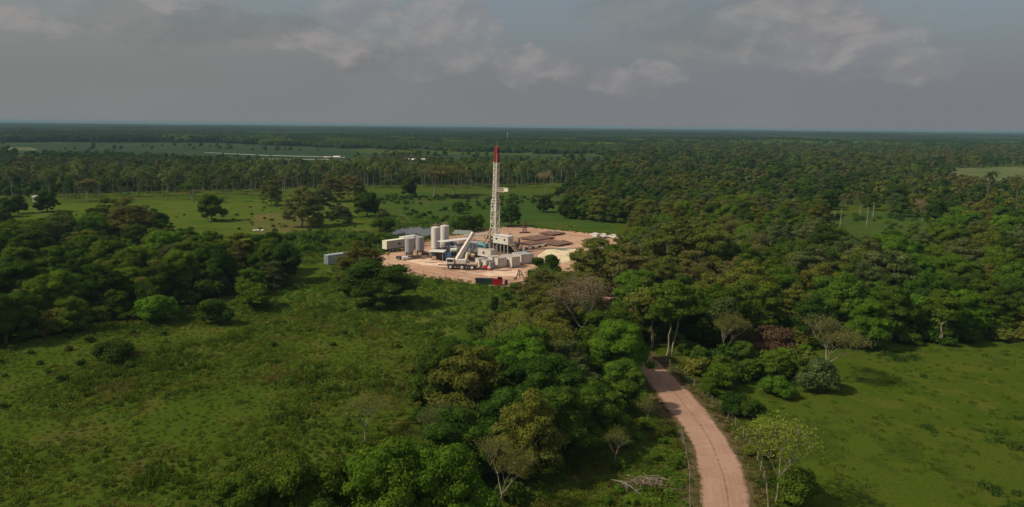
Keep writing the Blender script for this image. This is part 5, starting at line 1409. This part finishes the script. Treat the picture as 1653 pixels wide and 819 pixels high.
shelter('low_shelter', 756, 404, 4.6, 3.2, 2.6, M_greyp, 'low grey roof right of the crane boom', 0.3, R(-12))
# dark box added to paint in the shade inside the small shed
e = site('shade_box', 695.5, 420, 'dark box painted for the shade under the small pale roof', 'shade box', rz=R(-12))
MB().box(0.2, 2.0, 0.3, 2.2, 0.1, 2.8).build('body', M_dark, e, bevel=0.03)
MB().box(0.35, 1.8, 0.27, 0.296, 0.2, 1.3).build('panel', M_tan, e)
e = site('blue_generator', 712, 420, 'bright blue generator set right of the small open shed', 'generator', rz=R(-12))
MB().box(0, 3.6, 0, 1.6, 0.1, 0.35).build('skid', M_dark, e)
MB().box(0.1, 1.9, 0.1, 1.5, 0.36, 2.3).build('body', M_blue, e, bevel=0.05)
MB().cyl((1.92, 0.8, 1.2), (3.3, 0.8, 1.2), 0.65, 14).build('tank', paint('light_blue_paint', (0.20, 0.33, 0.45), 0.5), e, smooth=True)
MB().cyl((0.8, 0.8, 2.3), (0.8, 0.8, 3.1), 0.12, 8).build('exhaust_pipe', M_dark, e)

# mud pits, pumps and shakers between the shelters ---------------------
rs = random.Random(5)
def mud_tank(u, v, L, label):
    e = site('mud_tank', u, v, label, 'tank', 'open steel mud tanks behind the crane', R(-12))
    MB().box(0, L, 0, 2.4, 0.2, 2.0).build('body', M_dark, e, bevel=0.04)
    m = MB()
    for i in range(int(L) + 1):
        for y in (0.05, 2.35): m.bar((i * L / int(L), y, 2.0), (i * L / int(L), y, 3.0), 0.06)
    for y in (0.05, 2.35): m.bar((0, y, 2.95), (L, y, 2.95), 0.06).bar((0, y, 2.5), (L, y, 2.5), 0.05)
    m.build('railing', M_greyp, e)
    for i in range(3):
        x = L * (i + .5) / 3; m = MB().cyl((x, 1.2, 2.02), (x, 1.2, 2.9), 0.35, 12).box(x - .5, x + .5, .8, 1.6, 2.01, 2.25)
        m.build('agitator', rs.choice([M_greyp, M_blue, M_whiteb]), e)
for (u, v, L, lb) in ((706, 409, 8, 'dark mud tank below the long narrow white roof'), (722, 402, 8, 'dark mud tank between the white silos and the crane'), (748, 404, 7, 'dark mud tank behind the middle of the crane boom'), (722, 412, 7, 'dark mud tank nearest the back of the blue generator')): mud_tank(u, v, L, lb)
for (u, v, L, lb) in ((741, 415, 7, 'dark mud tank directly behind the crane turret'), (752, 409, 8, 'dark mud tank below the low grey roof')): mud_tank(u, v, L, lb)
def pump(u, v, mat, label, s=1.0):
    e = site('mud_pump', u, v, label, 'pump', 'pumps and engines behind the crane', R(rs.uniform(-40, 20)))
    MB().box(-1.8 * s, 1.8 * s, -.8 * s, .8 * s, 0.1, 0.4).build('skid', M_dark, e)
    MB().box(-1.5 * s, 0.1, -.7 * s, .7 * s, 0.41, 1.7 * s).build('body', mat, e, bevel=0.08)
    MB().cyl((0.2, 0, .9 * s), (1.6 * s, 0, .9 * s), 0.45 * s, 14).build('cylinder', mat, e, smooth=True)
    MB().cyl((-.6 * s, 0, 1.7 * s), (-.6 * s, 0, 2.6 * s), 0.12, 8).build('exhaust_pipe', M_tan, e)
for (u, v, mt, lb, s) in ((737, 405, M_greyp, 'grey pump just left of the crane boom', 1.0), (760, 416, M_tan, 'tan pump under the raised crane boom', 1.1), (766, 410, M_dark, 'dark engine left of the teal machine', 1.2), (773, 404, M_rust, 'rusty engine below the derrick foot', 1.2), (738, 413, M_whiteb, 'pale engine behind the crane cab', 1.0),
                       (768, 397, M_whiteb, 'white engine below the right end of the long roof', 1.0), (782, 409, M_tan, 'tan engine between the teal machine and the derrick', 1.2), (730, 396, M_blue, 'blue pump in the shade behind the long roofs', 1.0), (757, 396, M_dark, 'dark pump under the long white roof', 1.1), (745, 420, M_dark, 'dark engine right behind the crane deck', 1.2), (757, 421, M_rust, 'rusty engine between the crane and the white box cabin', 1.2), (735, 400, M_dark, 'dark engine under the grey-green roof', 1.1), (728, 405, M_greyp, 'grey pump right of the white silo feet', 1.0), (686, 411, M_tan, 'tan pump between the grey silos and the small shed', 0.8)): pump(u, v, mt, lb, s)
e = site('tan_spool', 731, 414, 'cream rounded tank on the left of the crane', 'tank', rz=R(10))
MB().cyl((-.8, 0, 2.1), (1.3, 0, 2.1), 0.8, 16).build('tank', M_cream_p, e, smooth=True)
MB().box(-.7, 1.2, -.6, .6, 0.1, 1.3).build('stand', M_dark, e)

for i, (u, v, rz, L, mt, lb) in enumerate([(772, 434, 30, 5, M_dark, 'black hose lying in front of the wedge-shaped tank'), (806, 437, -5, 8, M_dark, 'long black hose along the foot of the white containers'), (700, 424, 5, 6, M_rust, 'rusty pipe on the ground before the small open shed'), (688, 418, 40, 4, M_tan, 'tan pipe between the grey silos and the shed'), (835, 433, 10, 6, M_dark, 'black hose at the right end of the container row')]):
    e = site('ground_hose', u, v, lb, 'hose', 'hoses and pipes on the pad', R(rz)); T = Tubes(); rr = random.Random(i)
    T.path([(L * k / 8 - L / 2, math.sin(k * .9 + i) * .5, .1) for k in range(9)], [.11] * 9, 6); link('hose', T.mesh('hose'), mt, e)
for i, (u, v, mt, lb) in enumerate([(693, 414, M_tan, 'stack of tan pallets left of the small open shed'), (753, 429, M_greyp, 'grey crate stack between the crane and the white containers'), (790, 414, M_rust, 'rust-brown crate stack below the derrick foot'), (846, 410, M_greyp, 'grey crate stack by the lower end of the catwalk'), (727, 417, M_blue, 'blue drum rack beside the cream rounded tank')]):
    e = site('crate_stack', u, v, lb, 'crates', 'crate stacks on the pad', R(20 * i)); rr = random.Random(40 + i)
    for k in range(5):
        x, y, z = (k % 2) * 1.25, (k // 2 % 2) * 1.2, 0.05 + (k // 4) * .92
        m = MB().box(x, x + 1.1, y, y + 1.0, z, z + .14); m.box(x + .05, x + 1.05, y + .05, y + .95, z + .141, z + .14 + rr.uniform(.45, .75)); m.build('crate', mt, e)
# crane ------------------------------------------------------------------
cr = site('mobile_crane', 731, 434, 'white mobile crane with its boom raised up to the right', 'crane', rz=R(-8))
MB().box(-1.6, 8.0, -1.25, 1.25, 0.85, 1.6).build('chassis', M_dark, cr, bevel=0.04)
for x in (-0.5, 3.3):
    for y in (-1.2, 1.2): wheel(cr, x, y, 0.86, 0.86, 0.6)
for y in (-1.2, 1.2): wheel(cr, 6.6, y, 0.86, 0.86, 0.6)
MB().box(-4.9, -1.61, -.25, .25, 0.95, 1.2).build('outrigger', M_dark, cr)
for x in (1.4, 5.0):
    MB().box(x - .15, x + .15, -2.6, 2.6, 0.6, 0.84).box(x - .3, x + .3, -2.8, -2.4, 0, .12).box(x - .3, x + .3, 2.4, 2.8, 0, .12).build('outrigger', M_dark, cr)
MB().box(4.9, 8.1, -1.3, 1.3, 1.61, 2.1).build('deck', M_tan, cr, bevel=0.03)
m = MB().box(1.0, 4.6, -1.1, 1.1, 1.75, 3.3); bd = m.build('turret', M_white, cr, bevel=0.15)
cab = MB().box(-1.9, 0.7, -1.4, 0.1, 1.62, 3.5).build('cab', M_white, cr, bevel=0.15)
MB().box(-1.6, 0.3, -1.45, -1.412, 2.5, 3.3).build('window', M_glass, cab)
MB().box(-1.95, -1.912, -1.2, -0.15, 2.5, 3.3).build('windscreen', M_glass, cab)
bh = height(731, 434, 379)
p0 = Vector((1.4, 0, 2.9)); p1 = Vector((5.6, 3.4, bh - 0.6))
d = p1 - p0
MB().bar(p0, p0 + d * 0.55, 1.25).build('boom', M_white, cr)
MB().bar(p0 + d * 0.552, p0 + d * 0.8, 1.05).build('boom_section', M_white, cr)
MB().bar(p0 + d * 0.802, p1, 0.9).build('boom_section', M_white, cr)
MB().bar(p1 + d.normalized() * .01, p1 + d.normalized() * 1.1, 1.2).build('boom_head', M_white, cr)
MB().cyl((4.3, .4, 3.2), p0 + d * 0.42 + Vector((1.3, 0, -.9)), 0.4, 12).build('lift_cylinder', M_cream_p, cr, smooth=True)

# pipe racks -------------------------------------------------------------
def pipe_rack(u, v, L, Wd, label, rz):
    e = site('pipe_rack', u, v, label, 'pipe rack', 'racks of rusty pipe on the right of the pad', rz)
    n = int(Wd / 0.28)
    for k, x in enumerate((L * .18, L * .82)): MB().box(x - .2, x + .2, 0, Wd, 0.0, 0.35).build('sill', M_dark, e)
    m = MB(); m2 = MB()
    for i in range(n):
        o = rs.uniform(-.35, .35); y = .14 + i * .28
        (m if i % 2 else m2).bar((o, y, 0.48), (L + o, y, 0.48), 0.26, n=6)
        if i < n - 1 and rs.random() < .9: m.bar((o * .5, y + .14, 0.66), (L - o, y + .14, 0.66), 0.25, n=6)
    m.build('pipe_layer', M_rust, e); m2.build('lower_pipes', M_rust, e)
    return e
pipe_rack(839, 386.5, 9.0, 12.0, 'large brown pipe rack nearest the derrick', AX)
pipe_rack(863, 393, 12.0, 9.5, 'largest brown pipe rack at the front right of the pad', AX)
pipe_rack(869, 378.5, 8.0, 9.0, 'smaller brown pipe rack at the back of the pad', AX)
pipe_rack(838, 394.5, 7.0, 6.0, 'low brown pipe rack directly right of the dog house', AX)
for (u, v, rz, L, lb) in ((889, 381, 10, 5, 'loose brown pipes scattered beside the back rack'), (899, 379.5, 35, 5, 'crossed brown pipes at the far right of the racks'), (909, 392, -50, 4, 'short leaning pipe at the right corner of the front rack')):
    e = site('pipe_heap', u, v, lb, 'pipes', 'loose pipes beside the racks', R(rz))
    for i in range(4): MB().bar((-L / 2 + rs.uniform(-.5, .5), i * .5, 0.2 + .15 * i), (L / 2, i * .45 + rs.uniform(-.6, .6), 0.35 + .1 * i), 0.3, n=6).build('pipe', M_rust, e)
e = site('pale_block', 893, 377.5, 'pale round spool lying between the brown pipes', 'spool', rz=0)
MB().cyl((0, -.7, .7), (0, .7, .7), 0.45, 14).build('drum', M_whiteb, e, smooth=True)
for y in (-.75, .7): MB().cyl((0, y, .7), (0, y + .08, .7), 0.72, 16).build('flange', M_whiteb, e)

# red brown stand behind the pad
e = site('rusty_stand', 847, 376.5, 'thin rusty red lattice stand at the back edge of the pad', 'stand', rz=0.3)
hh = height(847, 376.5, 356)
m = MB()
for a, c in ((-.5, -.5), (.5, -.5), (.5, .5), (-.5, .5)): m.bar((a * 1.4, c * 1.4, 0), (a, c, hh), 0.16)
for i in range(7):
    z = hh * i / 7; s = .5 + .2 * (1 - z / hh)
    m.bar((-s, -s, z), (s, -s, z + hh / 7), .1).bar((s, s, z), (-s, s, z + hh / 7), .1).bar((-s, -s, z), (-s, s, z + hh / 7), .1)
m.build('tower', M_rust, e)
MB().box(-2.4, 2.4, -.4, .4, .05, .5).build('base', M_rust, e)

# skips --------------------------------------------------------------------
def skip(u, v, mat, label, lid=False, fill=None):
    e = site('waste_skip', u, v, label, 'skip', 'skips in a row at the front edge of the pad', R(-3))
    pr = [(0.15, 0.1), (2.65, 0.1), (2.9, 1.7), (-0.1, 1.7)]
    m = MB(); n = len(pr)
    for (a, c) in ((0, .08), (1.62, 1.7)): m.add([(x, a, z) for x, z in pr] + [(x, c, z) for x, z in pr], [(3, 2, 1, 0), (4, 5, 6, 7)] + [(i, (i + 1) % 4, 4 + (i + 1) % 4, 4 + i) for i in range(4)])
    m.add([(0.15, .08, .1), (.25, .08, .1), (0, .08, 1.7), (-.1, .08, 1.7), (0.15, 1.62, .1), (.25, 1.62, .1), (0, 1.62, 1.7), (-.1, 1.62, 1.7)], [(0, 1, 2, 3), (7, 6, 5, 4), (0, 4, 5, 1), (1, 5, 6, 2), (2, 6, 7, 3), (3, 7, 4, 0)])
    m.add([(2.55, .08, .1), (2.65, .08, .1), (2.9, .08, 1.7), (2.8, .08, 1.7), (2.55, 1.62, .1), (2.65, 1.62, .1), (2.9, 1.62, 1.7), (2.8, 1.62, 1.7)], [(0, 1, 2, 3), (7, 6, 5, 4), (0, 4, 5, 1), (1, 5, 6, 2), (2, 6, 7, 3), (3, 7, 4, 0)])
    m.box(.26, 2.54, .085, 1.615, .1, .2)
    m.build('body', mat, e)
    m = MB()
    for x in (.5, 1.1, 1.7, 2.3): m.box(x - .05, x + .05, -.07, -.004, .15, 1.6)
    m.box(-.12, 2.92, -.09, -.002, 1.62, 1.75); m.build('rib', mat, e)
    f = MB(); rr = random.Random(int(u))
    for i in range(14):
        x, y = rr.uniform(.4, 2.2), rr.uniform(.3, 1.2); s = rr.uniform(.15, .35); f.cyl((x, y, 1.0), (x + rr.uniform(-.1, .1), y, 1.35 + s), s, 6, s * .5)
    f.box(.2, 2.6, .1, 1.6, .9, 1.15); f.build('waste', fill or M_dark, e)
    if lid: MB().box(1.3, 2.6, 1.0, 1.6, 1.76, 2.1).cyl((1.4, 1.0, 2.2), (2.5, 1.2, 2.0), .28, 8).build('bag', M_black, e)
    return e
skip(767.5, 459.5, M_navy, 'dark navy skip, leftmost of the row')
skip(781.5, 460, M_green, 'dark green skip between the navy and red ones')
skip(795.5, 461, M_red, 'bright red skip with black bags on top', True)
e = site('dark_barrel', 817, 460, 'dark upright barrel standing right of the red skip', 'barrel', rz=0)
MB().cyl((0, 0, 0), (0, 0, 1.5), .45, 16).build('body', M_dark, e, smooth=True)
m = MB(); [m.cyl((0, 0, z), (0, 0, z + .06), .48, 16) for z in (.45, .95, 1.42)]; m.build('hoop', M_rust, e)
e = site('branch_frame', 839, 451, 'brown A-shaped frame standing for bare branches near the front right corner of the pad', 'frame', rz=0.2)  # brown bars set up as an A-frame in place of bare branches
m = MB().bar((-1.2, 0, 0), (-.3, 0, 3.0), .22).bar((1.4, 0, 0), (.2, 0, 2.7), .22).bar((-.8, 0, 1.4), (.9, 0, 1.4), .18).bar((-.2, 0, 2.8), (.3, .9, .1), .18).bar((-1.9, -.4, .2), (-.9, .3, .5), .3)
m.build('frame', M_rust, e)
for (u, v, rz, lb) in ((836, 459, 25, 'dark log on the pale edge right of the barrel'), (657, 439, -10, 'dark scrap pile at the left end of the wire fence')):
    e = site('dark_log', u, v, lb, 'log', rz=R(rz))
    MB().bar((-1.5, 0, .3), (1.7, .2, .5), .5, n=8, r2=.35).build('trunk', M_bark_d, e); MB().bar((-.8, .4, .2), (1.0, -.3, .6), .25, n=6).build('branch', M_bark_d, e)

# vehicles parked behind the trees -----------------------------------------
def pickup(u, v, label, rz):
    e = site('pickup_truck', u, v, label, 'pickup truck', 'white pickups parked at the right end of the pad', rz)
    pr = [(0, .5), (5.2, .5), (5.2, 1.0), (5.0, 1.15), (0, 1.15)]
    b = MB().prism(pr, 'x', -.9, .9); 
    m = MB(); n = len(pr); m.add([(x, -.9, z) for x, z in pr] + [(x, .9, z) for x, z in pr], [tuple(range(n))[::-1], tuple(range(n, 2 * n))] + [(i, (i + 1) % n, n + (i + 1) % n, n + i) for i in range(n)])
    m.build('body', M_white, e, bevel=.06)
    pr = [(1.7, 1.16), (4.1, 1.16), (3.5, 1.8), (2.0, 1.8)]; m = MB(); n = 4
    m.add([(x, -.8, z) for x, z in pr] + [(x, .8, z) for x, z in pr], [tuple(range(n))[::-1], tuple(range(n, 2 * n))] + [(i, (i + 1) % n, n + (i + 1) % n, n + i) for i in range(n)])
    cb_ = m.build('cab', M_white, e, bevel=.04)
    for s in (-1, 1): MB().box(2.1, 3.4, s * .80 + (-.06 if s < 0 else .012), s * .80 + (-.012 if s < 0 else .06), 1.25, 1.68).build('window', M_glass, cb_)
    for x in (.95, 4.1):
        for y in (-.85, .85): wheel(e, x, y, .38, .38, .25)
    return e
pickup(956, 381.5, 'white pickup, leftmost of those parked right of the pad', R(-70))
pickup(970, 382.5, 'white pickup, second from left of those parked right of the pad', R(-75))
pickup(985, 384, 'white pickup, third from left of those parked right of the pad', R(-70))
pickup(998, 387, 'white pickup nearly hidden under the right wood', R(-60))
container('white_box', 955, 385.5, 2.6, 2.4, 2.0, M_whiteb, M_whiteb, 'small white box beside the leftmost parked pickup', door=None, cat='box')

# fences -------------------------------------------------------------------
def fence(name, pix, step, h, w, mat, label, wires=3, tilt=.08, seed=1):
    P = [at(u, v) for u, v in pix]; e = tag(empty(name, P[0]), label, 'fence'); r = random.Random(seed); tops = []
    for i in range(len(P) - 1):
        n = max(1, int((P[i + 1] - P[i]).length / step))
        for k in range(n + (i == len(P) - 2)):
            q = P[i].lerp(P[i + 1], k / n) - P[0]; hh = h * r.uniform(.85, 1.15)
            t = q + Vector((r.uniform(-tilt, tilt) * hh, r.uniform(-tilt, tilt) * hh, hh))
            MB().bar(q - Vector((0, 0, .1)), t, w * r.uniform(.8, 1.2), n=6, r2=w * .75).build('post', mat, e); tops.append((q, t))
    m = MB()
    for (a, t), (c, s) in zip(tops, tops[1:]):
        for f in [(j + 1) / (wires + .3) for j in range(wires)]: m.bar(a.lerp(t, f), c.lerp(s, f), .02, n=3)
    m.build('wire', M_wire, e)
fence('wire_fence', [(652, 444), (700, 452), (740, 457), (765, 460)], 4.0, 2.2, .16, M_wood, 'thin post and wire fence along the front edge of the pad', seed=2)
fence('post_fence', [(1072, 584), (1092, 603), (1120, 625), (1150, 652), (1175, 675), (1200, 706), (1222, 745), (1238, 800), (1245, 880)], 3.0, 1.5, .17, M_wood, 'rough wooden post fence along the right side of the road', seed=3)
fence('post_fence', [(1100, 700), (1112, 760), (1115, 860)], 3.2, 1.3, .13, M_wood, 'thin leaning posts on the left verge of the road', wires=2, seed=4)
fence('post_fence', [(720, 360), (735, 361), (745, 362)], 4, 1.8, .2, M_bark_p, 'short row of white posts behind the white silos', wires=2, seed=5)

# brush pile ---------------------------------------------------------------
p = at(1040, 785); e = tag(empty('brush_pile', p), 'heap of dead tangled branches on the grass left of the road', 'brush pile')
r2 = random.Random(8)
for nm, mt, n in (('branch', M_bark, 34), ('twig', paint('dead_twig', (0.24, 0.16, 0.09), .9), 90)):
    T = Tubes()
    for i in range(n):
        a = r2.uniform(0, 2 * PI); L = r2.uniform(1.0, 3.4 if nm == 'branch' else 2.0); c = Vector((r2.gauss(0, 1.6), r2.gauss(0, .8), r2.uniform(.1, .7)))
        dd = Vector((math.cos(a), math.sin(a) * .6, r2.uniform(-.1, .35))) * L / 2; s = r2.uniform(.04, .09) if nm == 'branch' else .025
        T.path(limb_path(r2, c - dd, c + dd, .06), [s * (1.2 - .15 * k) for k in range(6)], 5)
    link(nm, T.mesh(nm), mt, e)

# standing dead palm trunks in the forest clearing
for i, (u, v, vt, lb) in enumerate([(1346, 364, 342, 'bare palm stump, leftmost of those in the forest clearing'), (1356, 366, 340, 'tall bare palm stump beside the leftmost one in the clearing'), (1388, 346, 330, 'bare palm stump at the back of the forest clearing'), (1399, 364, 337, 'tallest lone bare palm stump in the middle of the clearing'), (1409, 350, 328, 'thin bare palm stump right of the tallest one')]):
    p = at(u, v); h = height(u, v, vt); e = tag(empty('palm_stump', p), lb, 'stump', 'bare palm stumps in the clearing')
    T = Tubes(); T.path([(0, 0, -.1), (.1, 0, h * .5), (.15, .1, h)], [.32, .22, .2], 8); link('stem', T.mesh('stem'), M_bark, e)
    T = Tubes(); [T.path([(.15, .1, h), (.15 + math.cos(a) * .8, .1 + math.sin(a) * .8, h + .5)], [.12, .05], 5) for a in (0.3, 2.2, 4.4)]; link('stub', T.mesh('stub'), M_bark_p, e)

# pale stones in the meadow
for i, (u, v, lb) in enumerate([(411, 373, 'pale flat stone, left of the group in the meadow'), (417, 372.5, 'pale flat stone in the middle of the meadow group'), (424, 373, 'pale upright stone at the right of the meadow group')]):
    p = at(u, v); V, F = ICO2; rg = nrng(i + 70)
    me = np_mesh('pale_stone', V * np.array([.8, .5, .3 + .1 * i]) * (1 + rg.normal(0, .08, (len(V), 1))) + np.array([0, 0, .25]), F)
    o = link('pale_stone', me, M_whiteb); o.location = p; tag(o, lb, 'stone', 'pale stones in the meadow')

# far buildings ------------------------------------------------------------
def barn(name, u, v, L, Wd, h, label, wall, roof, rz=0.0):
    p = at(u, v); e = tag(empty(name, p, rz), label, 'building')
    MB().box(0, L, 0, Wd, 0, h).build('wall', wall, e)
    m = MB(); pr = [(-.6, h), (Wd / 2, h + Wd * .16), (Wd + .6, h), (Wd / 2, h + Wd * .16 + .25)]
    m.add([(-.6, y, z + .01) for y, z in pr] + [(L + .6, y, z + .01) for y, z in pr], [(0, 1, 3), (1, 2, 3), (4, 7, 5), (5, 7, 6), (0, 4, 5, 1), (1, 5, 6, 2), (2, 6, 7, 3), (3, 7, 4, 0)])
    m.build('roof', roof, e)
    for i in range(max(2, int(L / 8))):
        x = L * (i + .4) / max(2, int(L / 8)); MB().box(x, x + 2, -.06, -.012, h * .2, h * .7).build('window', M_dark, e)
barn('farm_shed', 523, 257.5, 9, 7, 2.6, 'white farm shed beside the distant white road', M_greyp, M_roofb)
barn('farm_shed', 538, 257.5, 8, 7, 3.0, 'small white shed at the end of the distant white road', M_whiteb, M_whiteb)
barn('long_building', 656, 264, 22, 9, 4.2, 'long white building among the palms left of the derrick', M_greyp, M_whiteb)
barn('farm_hut', 53, 326, 4.5, 4, 2.6, 'little cream hut behind the palms at far left', M_cream_p, M_greyp)
barn('pale_hut', 1398, 275, 9, 6, 3, 'small pale hut roof in the right forest', M_whiteb, M_whiteb)
p = at(819, 232); e = tag(empty('radio_mast', p), 'thin white radio mast far beyond the derrick', 'mast')
hh = height(819, 232, 214)
m = MB()
for a in range(3):
    x, y = 1.1 * math.cos(a * 2.09), 1.1 * math.sin(a * 2.09); m.bar((x, y, 0), (x * .5, y * .5, hh), .7)
for i in range(14): m.bar((-1, -.5, hh * i / 14), (1, .5, hh * (i + 1) / 14), .3)
m.build('tower', M_whiteb, e); MB().box(-1.6, 1.6, -.3, .3, hh * .86, hh * .93).build('antenna', M_whiteb, e)

#ENDSITE#

# ------------------------------------------------------------------ haze
def haze():
    m = bpy.data.materials.new('haze_air'); m.use_nodes = True
    for n in list(m.node_tree.nodes): m.node_tree.nodes.remove(n)
    b = NB(m.node_tree)
    v = b.n('ShaderNodeVolumePrincipled'); v.inputs['Color'].default_value = (0.30, 0.46, 0.54, 1); v.inputs['Density'].default_value = HAZE
    v.inputs['Anisotropy'].default_value = 0.0
    o = b.n('ShaderNodeOutputMaterial'); b.l(v.outputs[0], o.inputs['Volume'])
    o_ = MB().box(-27000, 27000, -400, 34000, -1.0, 50.0).build('haze', m)
    return tag(o_, kind='stuff')
HAZE = 1.1e-4
haze()
